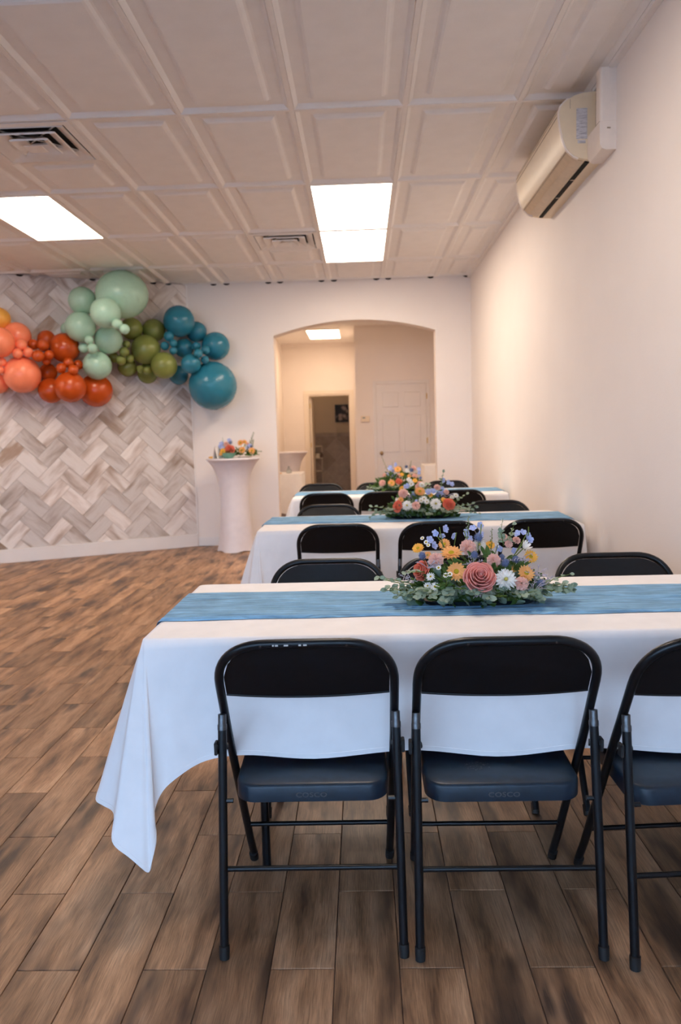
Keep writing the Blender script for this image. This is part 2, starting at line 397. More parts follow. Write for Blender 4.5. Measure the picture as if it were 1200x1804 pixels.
for k in range(-8, 3):
    for j in range(-2, 4):
        x0 = CX0+k*CW; y0 = CY0+j*CD; w = min(CW, RX-.02-x0); d = min(CD, BY-y0)
        if (k, j) in LIGHTS: continue
        if (k, j) in VENTS: y0 += 0.61; d = CD-0.61
        if x0 < -1.9 and y0 > 8.9+(x0+1.965)*.512+.3: continue
        key = (round(w, 3), round(d, 3))
        if key not in tm: tm[key] = tile_mesh(w, d)
        link('ceiling_panel', tm[key], ceiling, (x0, y0, CZ))
bar = {}
for k in range(-8, 3):
    x = CX0+k*CW
    yend = BY if x > -1.965 else BY+(x+1.965)*.512
    MB().box(x-.0115, x+.0115, 1.8, yend, CZ-.001, CZ+.02).obj('grid_bar', GRID, ceiling)
for j in range(-2, 4):
    y = CY0+j*CD
    for k in range(-8, 3):
        x0 = CX0+k*CW; x1 = min(x0+CW, RX)
        if y > BY+(min(x0+.3+1.965, 0))*.512: continue
        MB().box(x0+.0115, x1-.0115, y-.0115, y+.0115, CZ-.0005, CZ+.02).obj('grid_bar', GRID, ceiling)
# dark half-disc plates painting in the shade where the coffered panels miss the wall angle
gapm = MB().prism([(.036*cos(a*pi/8), -.020*sin(a*pi/8)) for a in range(9)], 'y', -.004, 0.0).mesh('ceiling_gap_shade', DARK)
for x in (-1.647, -1.498, -1.019, -0.884, -0.414, -0.272, 0.209, 0.343, 0.822, 1.225): link('ceiling_gap_shade', gapm, ceiling, (x, BY-.0005, CZ+.004))
for s in (-0.20, -0.37, -1.02, -1.75): link('ceiling_gap_shade', gapm, ceiling, W0+Matrix.Rotation(ang, 3, 'Z')@Vector((s, -.012, CZ+.004)), (0, 0, ang))

# ---- troffer lights
def troffer(x0, y0, w, d, label, lm=None):
    t = thing('ceiling_light', label, 'ceiling light', (x0+w/2, y0+d/2, CZ))
    MB().box(-w/2+.020, w/2-.020, -d/2+.026, d/2-.026, .0015, .006).obj('diffuser', lm or LAMP, t)
    fr = MB()
    for a, b, c, e in ((-w/2+.008, w/2-.008, -d/2+.008, -d/2+.028), (-w/2+.008, w/2-.008, d/2-.028, d/2-.008), (-w/2+.008, -w/2+.021, -d/2+.028, d/2-.028), (w/2-.021, w/2-.008, -d/2+.028, d/2-.028)):
        fr.box(a, b, c, e, -.004, .03)
    fr.obj('frame', GRID, t); MB().box(-w/2+.008, w/2-.008, -d/2+.008, d/2-.008, .024, .028).obj('housing', GRID, t)
    return t
troffer(CX0, CY0-2*CD, CW, CD, 'lit ceiling light panel over the front table')
troffer(CX0-8*CW, CY0+CD*.6, CW, CD, 'added unseen ceiling light panel near the left wall, back half')  # panel added out of view so each lamp can be weaker
troffer(CX0-4*CW, CY0+CD, CW, CD, 'lit ceiling light panel above the balloon garland at the left photo edge')
troffer(CX0, CY0+CD, CW, CD, 'lit ceiling light panel, nearer one of the end-to-end pair')
troffer(CX0, CY0+2*CD, CW, CD, 'lit ceiling light panel, farther one of the pair, nearest the arch')
# ---- four-way air diffusers
def vent(x0, y0, label):
    t = thing('air_vent', label, 'air vent', (x0+CW/2, y0+.305, CZ))
    h = .298
    fr = MB()
    def ring(mb, a, b, za, zb, th=.003):
        vs = []
        for (r, z) in ((a, za), (b, zb), (b, zb+th), (a, za+th)): vs += [(-r, -r, z), (r, -r, z), (r, r, z), (-r, r, z)]
        fs = []
        for i in range(4):
            for k in range(4):
                p, q = 4*i, 4*((i+1) % 4); fs.append((p+k, q+k, q+(k+1) % 4, p+(k+1) % 4))
        mb.add(vs, fs)
    ring(fr, h, h-.035, -.006, -.010); ring(fr, h-.035, h-.045, -.010, .022); fr.obj('frame', GRID, t)
    for i, (a, b) in enumerate(((.190, .250), (.118, .182), (.052, .112))):
        m = MB(); ring(m, a, b, .018-.004*i, -.012-.007*i, .010); m.obj('louver', GRID, t)
    MB().box(-.052, .052, -.052, .052, -.034, -.031, .001).obj('centre_plate', GRID, t)
    for s in (-1, 1): MB().tube([(-.2, -.2*s, .020), (.2, .2*s, .020)], .004, 6).obj('brace', GRID, t)
    MB().box(-h, h, -h, h, .026, .0285).obj('duct_opening', DARK, t)
vent(CX0-3*CW, CY0, 'square four-way air vent at the upper left, beside the ceiling panels')
vent(CX0-1*CW, CY0+2*CD, 'small-looking square air vent left of the paired ceiling lights')

# ------------------------------------------------------------------ back room seen through the arch
RY1, RY2 = 12.5, 14.72
struct(MB().box(-1.65, -1.5, BY+.2, RY2+2.4, 0, 3.2).obj('wall_hall_left', WALL))
struct(MB().box(-0.085, RX, RY1, RY1+.12, 0, 3.2).box(-0.085, 0.0, RY1+.12, RY2+.12, 0, 3.2).obj('wall_hall_right', WALL))
DX0, DX1, DZ = -1.03, -0.20, 2.035
struct(MB().box(-1.5, DX0, RY2, RY2+.12, 0, 3.2).box(DX1, -0.085, RY2, RY2+.12, 0, 3.2).box(DX0, DX1, RY2, RY2+.12, DZ, 3.2).obj('wall_hall_end', WALL))
struct(MB().box(-1.6, RX+.1, BY+.15, RY2+2.4, 3.0, 3.1).obj('ceiling_hall', CEIL))
struct(MB().box(-1.5, -0.085, RY2-.03, RY2, 2.93, 3.0).obj('trim_2', WALL))
troffer(-0.90, 12.72, .58, 1.2, 'lit ceiling light panel in the hall behind the arch', LAMPH).location.z = 2.985
troffer(-0.30, 9.6, .61, 1.2, 'added unseen light panel in the hall just behind the arch top', LAMPH).location.z = 2.985  # extra hidden panel added to brighten the hall
# open doorway frame and leaf
dm = plain('warm white door', (0.80, 0.72, 0.62), 0.4, var=0.015)
brass = plain('brass', (0.62, 0.42, 0.14), 0.35, metal=0.9)
fr = MB(); y0, y1 = RY2-.018, RY2+.13
fr.box(DX0-.07, DX0, y0, RY2, 0, DZ+.07).box(DX1, DX1+.07, y0, RY2, 0, DZ+.07).box(DX0, DX1, y0, RY2, DZ, DZ+.07)
fr.box(DX0, DX0+.03, RY2, y1, 0, DZ).box(DX1-.03, DX1, RY2, y1, 0, DZ).box(DX0+.03, DX1-.03, RY2, y1, DZ-.03, DZ)
struct(fr.obj('trim_3', dm))
d = struct(link('door_1', None, None, (DX0+.035, RY2+.13, 0)))
MB().box(0, .036, 0, .76, .01, DZ-.04, .003).obj('door_leaf', dm, d)
for z in (.25, 1.02, 1.78): MB().box(-.004, .016, -.006, .004, z, z+.09).obj('hinge', brass, d)
# closed six-panel door
d = struct(link('door_2', None, None, (0.25, RY1, 0)))
W, H = .82, 2.055
fr = MB().box(-.05, 0, -.016, 0, 0, H+.05, .003).box(W, W+.05, -.016, 0, 0, H+.05, .003).box(0, W, -.016, 0, H, H+.05, .003); fr.obj('door_frame', TRIM, d)
MB().box(.004, W-.004, -.012, -.001, .01, H-.004).obj('door_leaf', TRIM, d)
for x in (.10, .455):
    for z0, z1 in ((.18, .80), (.95, 1.55), (1.68, 1.92)): MB().box(x, x+.265, -.021, -.010, z0, z1, .007).obj('door_panel', TRIM, d)
k = MB().lathe([(.03, 0), (.03, .006), (.011, .01), (.011, .03), (.026, .045), (.028, .058), (.018, .068), (.004, .07)], 14).obj('door_knob', plain('aged brass', (.45, .32, .18), .3, metal=.8), d, True, 40, (.07, -.012, .94)); k.rotation_euler = (pi/2, 0, 0)
for z in (.3, 1.08, 1.80): MB().box(W-.006, W+.010, -.022, -.010, z, z+.09).obj('hinge', brass, d)
t = thing('thermostat', 'small ivory thermostat on the wall between the doorway and the white door', 'thermostat', (0.065, RY1, 1.50))
MB().box(-.07, .07, -.028, 0, -.048, .048, .004).obj('housing', IVORY, t)
MB().box(-.045, .0, -.030, -.027, .008, .03).obj('display', plain('grey display', (.25, .26, .2), .3), t)
# washroom beyond the doorway
WY = 16.6
rw = plain('beige washroom paint', (0.52, 0.43, 0.33), 0.8, var=.02)
struct(MB().box(-1.5, 0.1, WY, WY+.1, 0, 3.1).obj('wall_washroom_back', rw))
struct(MB().box(-0.2, -0.08, RY2+.12, WY, 0, 3.1).obj('wall_washroom_right', rw))
troffer(-1.0, 15.3, .3, .6, 'small added ceiling light, unseen, inside the washroom', LAMPW).location.z = 2.985  # lamp added out of view to lift the dark washroom
ws = struct(link('wall_wainscot', None, None, (-1.5, WY, 0)))
MB().box(0, 1.3, -.006, 0, 0, 1.28).obj('wainscot_base', TGROUT, ws)
wt = plain('taupe stone tile', (0.30, 0.24, 0.20), 0.5, var=.12, scale=9)
wt2 = plain('light taupe stone tile', (0.38, 0.31, 0.265), 0.5, var=.12, scale=9)
D = .235
for i in range(-1, 7):
    for j in range(-1, 7):
        cx = i*2*D*.5*1.0 ; cz = j*2*D*.5
        if (i+j) % 2: continue
        Q = [(cx-D+.003, cz), (cx, cz-D+.003), (cx+D-.003, cz), (cx, cz+D-.003)]
        for fn in (lambda v: v[0]-.0, lambda v: 1.3-v[0], lambda v: v[1], lambda v: 1.22-v[1]):
            if Q: Q = clip_poly(Q, fn)
        if len(Q) < 3: continue
        MB().prism(Q, 'y', -.014, -.004).obj('stone_tile', random.choice((wt, wt2)), ws)
for i in range(4): MB().box(i*.325+.003, (i+1)*.325-.003, -.020, -.004, 1.225, 1.30, .002).obj('border_tile', wt2, ws)
# framed flower print
def print_mat():
    m, nt, b = nodes('dark mushroom print'); tc = N(nt, 'ShaderNodeTexCoord')
    vo = N(nt, 'ShaderNodeTexVoronoi'); vo.inputs['Scale'].default_value = 9; L(nt, tc.outputs['Object'], vo.inputs['Vector'])
    nz = N(nt, 'ShaderNodeTexNoise'); nz.inputs['Scale'].default_value = 7; nz.inputs['Detail'].default_value = 4; L(nt, tc.outputs['Object'], nz.inputs['Vector'])
    mm = N(nt, 'ShaderNodeMath', operation='SUBTRACT'); L(nt, nz.outputs['Fac'], mm.inputs[0]); L(nt, vo.outputs['Distance'], mm.inputs[1])
    r = ramp(nt, [(.02, (.012, .008, .008)), (.3, (.34, .27, .25))]); L(nt, mm.outputs[0], r.inputs['Fac']); L(nt, r.outputs['Color'], b.inputs['Base Color']); return m
t = thing('wall_picture', 'dark framed print of pale flowers hanging inside the washroom doorway', 'picture', (-0.42, WY-.02, 1.71))
MB().box(-.135, .135, -.005, .0, -.18, .18).obj('print', print_mat(), t)
fr = MB()
for a, b, c, e in ((-.145, .145, -.19, -.175), (-.145, .145, .175, .19), (-.145, -.13, -.175, .175), (.13, .145, -.175, .175)): fr.box(a, b, -.014, .004, c, e)
fr.obj('frame', plain('black frame', (.012, .009, .009), .4), t)
t = thing('shelf_unit', 'narrow white shelf unit just inside the washroom doorway', 'shelf', (-1.03, 16.2, 0))
shm = plain('white shelf', (.66, .58, .48), .5)
MB().box(-.02, 0, -.14, .14, 0, 1.05).obj('side_panel', shm, t); MB().box(.16, .175, .12, .14, 0, 1.02).obj('post', shm, t)
for z in (.2, .48, .76, 1.01): MB().box(0, .175, -.14, .14, z, z+.02).obj('shelf_board', shm, t)
t = MB().lathe([(.0, 0), (.055, 0), (.055, .085), (.05, .09), (.015, .09)], 16).obj('paper_roll', plain('paper', (.75, .68, .56), .9), None, True, 40, (-0.95, 16.15, .78)); tag(t, 'cream paper roll on the washroom shelf', 'paper roll')
t = MB().lathe([(.0, 0), (.04, 0), (.045, .04), (.03, .08), (.012, .09), (.012, .11)], 14).obj('bottle', plain('dark bottle', (.16, .10, .08), .3), None, True, 40, (-0.86, 16.15, .78)); tag(t, 'small dark bottle beside the paper roll on the washroom shelf', 'bottle')

# ------------------------------------------------------------------ folding chairs
def catmull(P, n):
    out = []
    for i in range(len(P)-1):
        p0 = P[max(i-1, 0)]; p1 = P[i]; p2 = P[i+1]; p3 = P[min(i+2, len(P)-1)]
        for k in range(n):
            t = k/n
            out.append(tuple(0.5*((2*b)+(c-a)*t+(2*a-5*b+4*c-d)*t*t+(-a+3*b-3*c+d)*t**3) for a, b, c, d in zip(p0, p1, p2, p3)))
    out.append(tuple(P[-1])); return out
def u_y(z):      # rearward lean of the back frame: the front leg tube carries on up into the back
    return 0.44-0.575*z if z < 0.56 else 0.118-0.56*(z-0.56)
def u_x(z):
    return 0.204+0.0085*min(z/.5, 1)
def back_outline(inset=0.0, zb=0.56):
    """right half to left half over the arch"""
    pts = []; zt = 0.789-inset; hw = 0.2125-inset; a, b = 0.128-inset*.6, 0.118-inset*.5
    for k in range(13):
        th = pi/2*k/12; e = 0.86
        x = hw-a+a*abs(cos(th))**e; z = zt-b+b*abs(sin(th))**e
        pts.append((x, z))
    return pts
def make_chair(label, group):
    t = thing('folding_chair', label, 'chair', group=group)
    # U-shaped back frame running down into the front legs
    half = back_outline()
    P = [(u_x(0), u_y(0), 0.012)] + [(u_x(z), u_y(z), z) for z in (.1, .2, .3, .4, .5, .56, .61, .645)] + [(x, u_y(z), z) for x, z in half]
    P += [(-x, y, z) for x, y, z in reversed(P)]
    MB().tube(P, 0.0112, 12).obj('back_frame', BLACK, t, True, 50)
    for s in (-1, 1):
        f = Vector((s*.22, 0, .006)); top = Vector((s*.2150, .083, .588))
        # rear leg, sitting outside and behind the front-leg tube
        MB().tube([f, f.lerp(top, .94)], 0.0110, 12).obj('rear_leg', BLACK, t, True, 50)
        fe = MB().tube([f.lerp(top, .935), f.lerp(top, .955), f.lerp(top, .96), f.lerp(top, 1.0)], [.0118, .0118, .0102, .0102], 12).obj('ferrule', CHROME, t, True, 50); fe['label'] = 'worn steel sleeve'
        MB().tube([f+Vector((0, 0, -.006)), f+Vector((0, .002, .006)), f.lerp(top, .045), f.lerp(top, .047)], [.0120, .0130, .0130, .0112], 12).obj('foot_cap', RUBBER, t, True, 50)
        g0 = Vector((s*u_x(0), u_y(0), 0)); g1 = Vector((s*u_x(.03), u_y(.03), .03))
        MB().tube([g0, g0.lerp(g1, .2), g1], [.012, .0130, .0130], 12).obj('foot_cap', RUBBER, t, True, 50)
        p = f.lerp(top, .86)
        MB().tube([p+Vector((-s*.012, .01, 0)), p+Vector((s*.016, 0, 0))], .009, 8).box(p.x-.004+s*.015, p.x+.004+s*.015, p.y-.012, p.y+.012, p.z-.016, p.z+.016, .002).obj('pivot', RUBBER, t)
        # seat hanger link between seat side and rear leg
        q = f.lerp(top, .64); MB().tube([q+Vector((-s*.026, 0, 0)), q+Vector((s*.006, 0, 0))], .006, 8).obj('seat_bolt', BLACK, t)
    yb = .092*.21*1.7
    MB().tube([(-.218, .0335, .212), (.218, .0335, .212)], .0068, 10).obj('rear_rung', BLACK, t, True, 50)
    zr = .158
    MB().tube([(-u_x(zr), u_y(zr), zr), (u_x(zr), u_y(zr), zr)], .0068, 10).obj('front_rung', BLACK, t, True, 50)
    # pressed steel back panel, bowed, with rolled lower lip
    half = back_outline(.010)
    top = [(x, z) for x, z in half] + [(-x, z) for x, z in reversed(half)]
    zb = .640
    def bp(u, v):
        # u across, v down
        n = len(top)
        x = -.2005+.401*u
        # upper bound from outline
        zt = .772; ax = abs(x); hw = .2025; a, b = .122, .113
        if ax > hw-a: zt = (.779-b)+b*max(0, 1-((ax-(hw-a))/a)**(2/.86))**(.86/2)
        else: zt = .779
        zl = zb-.006*(1-(2*u-1)**2)
        z = zt+(zl-zt)*v; y = u_y(z)-.012*(1-(2*u-1)**2)*min(1, v*2.2)+.004
        return (x, y, z)
    mb = MB().grid(bp, 28, 12); n0 = len(mb.v)
    mb.v += [(x, y+.004, z) for x, y, z in mb.v[:n0]]
    mb.f += [tuple(i+n0 for i in reversed(q)) for q in mb.f[:]]
    nu = 29
    for j in range(28):
        a = 12*nu+j; mb.f.append((a, a+1, a+1+n0, a+n0))
    mb.obj('backrest', BACKP, t, True, 60)
    lip = [bp(i/16, 1.0) for i in range(17)]
    MB().tube([(x, y+.003, z) for x, y, z in lip], .0042, 8).obj('backrest_lip', BLACK, t, True, 50)
    for x in (-.10, .10): MB().tube([(x, u_y(.789)-.0125, .7855), (x, u_y(.789)-.006, .788)], .0026, 8).obj('rivet', CHROME, t)
    # seat: pressed pan with rounded corners and deep skirt, rising slightly to the front
    y0, y1, hw, r = .088, .475, .193, .05
    def rr(inset):
        pts = []; X = hw-inset; Y0, Y1 = y0+inset, y1-inset; R = max(r-inset, .006)
        for cx, cy, a0 in ((X-R, Y0+R, -pi/2), (X-R, Y1-R, 0), (-X+R, Y1-R, pi/2), (-X+R, Y0+R, pi)):
            for k in range(7): a = a0+pi/2*k/6; pts.append((cx+R*cos(a), cy+R*sin(a)))
        return pts
    def zt(x, y): return .400+.028*(y-y0)/(y1-y0)-.004*max(0, 1-(x/.15)**2)*max(0, 1-((y-.29)/.16)**2)
    vs = []; fs = []; rings = [(.003, -.047), (.0, -.045), (.0, -.009), (.003, -.003), (.009, .0), (.05, .0), (.10, -.001), (.15, -.0015)]
    for ins, dz in rings:
        for x, y in rr(ins): vs.append((x, y, zt(x, y)+dz))
    n = 28
    for i in range(len(rings)-1):
        for k in range(n): fs.append((i*n+k, i*n+(k+1) % n, (i+1)*n+(k+1) % n, (i+1)*n+k))
    fs.append(tuple((len(rings)-1)*n+k for k in range(n))); fs.append(tuple(reversed(range(n))))
    mb = MB(); mb.add(vs, fs); mb.obj('seat', SEAT, t, True, 45)
    # lettering pressed into the back of the seat pan
    cu = bpy.data.curves.new('lettering', 'FONT'); cu.body = 'COSCO'; cu.size = .0175; cu.extrude = .0006; cu.bevel_depth = .0003; cu.align_x = 'CENTER'; cu.align_y = 'CENTER'; cu.space_character = 1.05; cu.resolution_u = 3
    tmp = bpy.data.objects.new('tmp', cu); COL.objects.link(tmp); bpy.context.view_layer.update()
    me = bpy.data.meshes.new_from_object(tmp.evaluated_get(bpy.context.evaluated_depsgraph_get())); bpy.data.objects.remove(tmp)
    me.materials.clear(); me.materials.append(LETTER)
    o = link('lettering', me, t, (0, y0-.0003, .372), (pi/2, 0, 0), (1.25, 1, 1)); o['label'] = 'raised black COSCO lettering'
    return t
SEAT = plain('black satin seat', (0.006, 0.017, 0.032), 0.38, var=0.25, scale=40, bump=0.05, bscale=700, spec=0.42)  # blue put into the base colour for the daylight seats reflect
LETTER = plain('raised lettering', (0.07, 0.072, 0.078), 0.3)  # paler than the seat to paint in the embossing's highlights
NEAR = [(-.147, 1.727, .5), (.331, 1.715, 0), (.832, 1.692, 3.5)]
FAR = [(-.140, 2.845, 180), (.335, 2.850, 181), (.925, 2.835, 179)]
NEAR2 = [(-.140, 3.975, .5), (.405, 3.985, 0), (.945, 3.990, -1)]
FAR2 = [(-.235, 5.085, 180.5), (.33, 5.09, 180), (.893, 5.085, 179.5)]
NEAR3 = [(-.300, 6.11, 0), (.185, 6.12, 1), (.775, 6.11, 0)]
FAR3 = [(-.400, 7.27, 180), (.145, 7.27, 180), (.800, 7.27, 179)]
LB = ['black folding chair, leftmost of the three nearest the camera, paint chipped along its top rail',
      'black folding chair with a pale scuff on its seat, middle of the nearest three',
      'black folding chair cut by the right photo edge, rightmost of the nearest three',
      'black folding chair facing the camera across the front table, left of the flowers',
      'black folding chair hidden behind the front flower arrangement, facing the camera',
      'black folding chair facing the camera across the front table, right by the wall',
      'black folding chair at the near side of the middle table, leftmost',
      'black folding chair at the near side of the middle table, behind the front flowers',
      'black folding chair at the near side of the middle table, rightmost by the wall',
      'black folding chair facing the camera across the middle table, left of its flowers',
      'black folding chair hidden behind the flowers of the middle table',
      'black folding chair facing the camera across the middle table, right of its flowers',
      'black folding chair at the near side of the farthest table, leftmost',
      'black folding chair at the near side of the farthest table, just left of the flowers',
      'black folding chair at the near side of the farthest table, right of the flowers',
      'black folding chair behind the farthest table, in front of the open doorway',
      'black folding chair at the far side of the farthest table, behind its flowers',
      'black folding chair at the far side of the farthest table, near the right wall']
GRP = ['chairs along the near side of the front table', 'chairs along the far side of the front table', 'chairs along the near side of the middle table', 'chairs along the far side of the middle table', 'chairs along the near side of the farthest table', 'chairs along the far side of the farthest table']
proto = make_chair(LB[0], GRP[0]); chairs = []
spots = NEAR+FAR+NEAR2+FAR2+NEAR3+FAR3
for i, (x, y, a) in enumerate(spots):
    c = proto if i == 0 else copy_tree(proto)
    c.location = (x, y, 0); c.rotation_euler = (0, 0, radians(a)); c['label'] = LB[i]; c['group'] = GRP[i//3]; chairs.append(c)
# chipped paint on the first chair, scuff on the second
chip = plain('bare steel chips', (.55, .53, .5), .5, var=.2, scale=300); mb = MB()
for x, w in ((-.062, .007), (-.040, .010), (-.008, .006), (.004, .008), (-.070, .004)):
    zz = .7875; yy = u_y(.789)-.0108; mb.box(x-w/2, x+w/2, yy-.0006, yy+.002, zz-.0015, zz+.0022)
o = mb.obj('paint_chips', chip, chairs[0]); o['label'] = 'pale chips where the paint has worn off'
scm = plain('pale scuff', (.10, .105, .12), .7, var=.5, scale=400); mb = MB()
for i in range(46):
    a = random.uniform(0, 2*pi); r = random.choice((random.gauss(.021, .002), random.uniform(0, .03))); w = random.uniform(.0008, .0028)
    x = -.055+r*cos(a)*1.15; y = .178+r*sin(a); z = .4066
    mb.add([(x+w*cos(k*1.257+a), y+w*sin(k*1.257+a), z) for k in range(5)], [(0, 1, 2, 3, 4)])
o = mb.obj('scuff_mark', scm, chairs[1]); o['label'] = 'pale round scuff mark'

# ------------------------------------------------------------------ tables, cloths, runners
TX0, TX1, TY0, TY1, TZ = -.600, 1.215, 1.955, 2.700, .738
def make_table(label):
    t = thing('folding_table', label, 'table', (.3075, 2.3275, 0), group='long folding tables under white cloths')
    tm_ = plain('white table plastic', (.7, .7, .68), .5)
    MB().box(-.905, .905, -.37, .37, TZ-.045, TZ-.004, .01).obj('tabletop', tm_, t)
    for sx in (-1, 1):
        for sy in (-1, 1): MB().tube([(sx*.62, sy*.20, 0), (sx*.62, sy*.20, TZ-.04)], .0125, 10).obj('leg', BLACK, t)
        MB().tube([(sx*.62, -.20, .25), (sx*.62, .20, .25)], .009, 8).obj('crossbar', BLACK, t)
    return t
# hem control points: (edge x, edge y) -> (hem x, y, z), walking right to left along the front, round the loose corner, along the left end, back
HEM = [((TX1, TY0), (1.245, 1.935, .40)), ((1.05, TY0), (1.06, 1.918, .428)), ((.80, TY0), (.80, 1.922, .421)), ((.56, TY0), (.56, 1.920, .440)), ((.331, TY0), (.331, 1.916, .421)), ((.10, TY0), (.10, 1.920, .442)), ((-.147, TY0), (-.147, 1.915, .422)),
       ((-.33, TY0), (-.33, 1.917, .437)), ((-.44, TY0), (-.43, 1.908, .424)), ((-.52, TY0), (-.500, 1.893, .392)), ((-.565, TY0), (-.545, 1.872, .352)), ((-.580, TY0+.001), (-.562, 1.858, .300)),
       ((-.588, TY0+.003), (-.550, 1.825, .255)), ((-.593, TY0+.005), (-.558, 1.806, .205)), ((-.594, TY0+.006), (-.566, 1.800, .181)), ((-.595, TY0+.008), (-.584, 1.799, .195)), ((-.597, TY0+.010), (-.618, 1.803, .222)), ((-.599, TY0+.013), (-.660, 1.818, .255)), ((-.600, TY0+.018), (-.668, 1.862, .292)), ((-.600, TY0+.024), (-.686, 1.905, .290)),
       ((-.600, TY0+.035), (-.722, 1.935, .292)), ((-.600, TY0+.06), (-.752, 1.968, .300)), ((-.600, 2.06), (-.742, 2.06, .325)), ((-.600, 2.2), (-.70, 2.2, .352)), ((-.600, 2.35), (-.715, 2.35, .350)), ((-.600, 2.5), (-.70, 2.5, .352)), ((-.600, 2.62), (-.735, 2.64, .315)), ((-.600, TY1-.03), (-.735, 2.72, .27)),
       ((-.597, TY1-.008), (-.690, 2.77, .205)), ((-.58, TY1), (-.60, 2.71, .29)), ((-.50, TY1), (-.50, 2.64, .40)), ((-.35, TY1), (-.35, 2.60, .43)), ((-.14, TY1), (-.14, 2.60, .425)), ((.1, TY1), (.1, 2.60, .43)), ((.335, TY1), (.335, 2.60, .425)), ((.6, TY1), (.6, 2.60, .43)), ((.9, TY1), (.9, 2.60, .425)), ((1.1, TY1), (1.1, 2.61, .42)),
       ((TX1, TY1), (1.24, 2.63, .38)), ((TX1+.002, 2.55), (1.250, 2.55, .37)), ((TX1+.002, 2.33), (1.245, 2.33, .36)), ((TX1+.002, 2.1), (1.250, 2.1, .37)), ((TX1, TY0), (1.245, 1.935, .40))]
def make_cloth():
    ctl = [(a[0], a[1], *b) for a, b in HEM]; S = catmull(ctl, 6)[:-1]; n = len(S); K = 16
    vs = []; fs = []
    zc = TZ+.003
    cx, cy = .3075, 2.3275
    # rings: top inner, top edge, then down
    for (tx, ty, hx, hy, hz) in S:
        vs.append((tx+(.012 if tx < cx else -.012), ty+(.012 if ty < cy else -.012), zc))
    for k in range(K+1):
        s = k/K
        for i, (tx, ty, hx, hy, hz) in enumerate(S):
            h = s**.92; z = (zc-.003)+(hz-zc+.003)*s
            rip = .004*s*sin(i*.55)*(1 if ty < TY0+.001 else .4)
            out = .004*(1-s)*min(1, k/2)
            vs.append((tx+(hx-tx)*h+(-out if tx < TX0+.02 else 0), ty+(hy-ty)*h+rip-(out if ty < TY0+.02 else 0), z))
    for r in range(K+1):
        for i in range(n): fs.append((r*n+i, r*n+(i+1) % n, (r+1)*n+(i+1) % n, (r+1)*n+i))
    fs.append(tuple(range(n)))
    # hem roll
    mb = MB(); mb.add(vs, fs); me = mb.mesh('tablecloth', CLOTH, True, 70); fixnormals(me)
    hm = MB(); m0 = (K+1)*n
    hvs = [Vector(vs[m0+i]) for i in range(n)]; up = [Vector(vs[m0-n+i]) for i in range(n)]
    q = []; f2 = []
    for i in range(n):
        d = (up[i]-hvs[i]).normalized(); tng = (hvs[(i+1) % n]-hvs[i-1]).normalized(); nr = tng.cross(d).normalized()
        q += [hvs[i]+nr*.0012-d*.001, hvs[i]+nr*.0012+d*.011, hvs[i]-nr*.0012+d*.011, hvs[i]-nr*.0012-d*.001]
    for i in range(n):
        a, b = 4*i, 4*((i+1) % n)
        for k in range(4): f2.append((a+k, b+k, b+(k+1) % 4, a+(k+1) % 4))
    hm.add(q, f2); return me, hm.mesh('hem', CLOTH, True, 50)
cloth_me, hem_me = make_cloth()
rnd = random.Random(3)
_ph = [(rnd.uniform(2, 9), rnd.uniform(60, 190), rnd.uniform(0, 6.28), rnd.uniform(.3, 1)) for _ in range(14)]
def make_runner(seed):
    r2 = random.Random(seed); ph = [(r2.uniform(-6, 6), r2.uniform(45, 190), r2.uniform(0, 6.28), r2.uniform(.3, 1)) for _ in range(12)]
    yc, hw = 2.325, .178; nx, ny = 200, 44
    def fn(u, v):
        s = -.30+(1.83+.30+.30)*u       # distance along the runner, 0 = left table edge
        w = hw*(1+.035*sin(s*5+seed)+.02*sin(s*17))
        y = yc+(2*v-1)*w+.006*sin(s*3.1+seed)
        wr = 0
        for kx, ky, p, a in ph: wr += a*sin(kx*s+ky*(y-yc)+p+.8*sin(s*4+p))
        env = .0024*(0.6+.4*sin(s*6+v*9+seed))
        z = TZ+.0105+max(-.0062, wr*env*.55)
        if v in (0, 1): z = TZ+.0048
        x = TX0+s
        if s < 0:
            d = -s; x = TX0-.010-.006*wr*.1-d*.26; z = TZ-d*.95
            if d < .012: x = TX0-.008; z = TZ+.001
        if s > 1.815:
            d = s-1.815; x = TX1+.012+min(d*.05, .02); z = TZ-d*.98
            if d < .012: z = TZ+.001
        return (x, y, z)
    mb = MB().grid(fn, nx, ny); return mb.mesh('table_runner', GAUZE, True, 80)
TL = [('front table nearest the camera', 0), ('middle table', 2.235), ('farthest table before the arch', 4.38)]
for i, (nm, dy) in enumerate(TL):
    if i == 0: tb = make_table('long folding table under the cloth, '+nm); tb0 = tb
    else: tb = copy_tree(tb0); tb['label'] = 'long folding table under the cloth, '+nm
    tb.location.y = 2.3275+dy
    c = thing('tablecloth', 'white tablecloth over the '+nm, 'tablecloth', (0, dy, 0), group='white tablecloths')
    link('cloth', cloth_me, c); link('hem', hem_me, c)
    r = link('table_runner', make_runner(i*5+1), None, (0, dy+(0, .09, .06)[i], 0)); tag(r, 'crinkled dusty blue gauze runner along the '+nm, 'table runner', 'blue table runners')
    if i == 1: r.rotation_euler = (0, 0, radians(-2.2)); r.location.y += .0; r.location.x -= .085*1.0

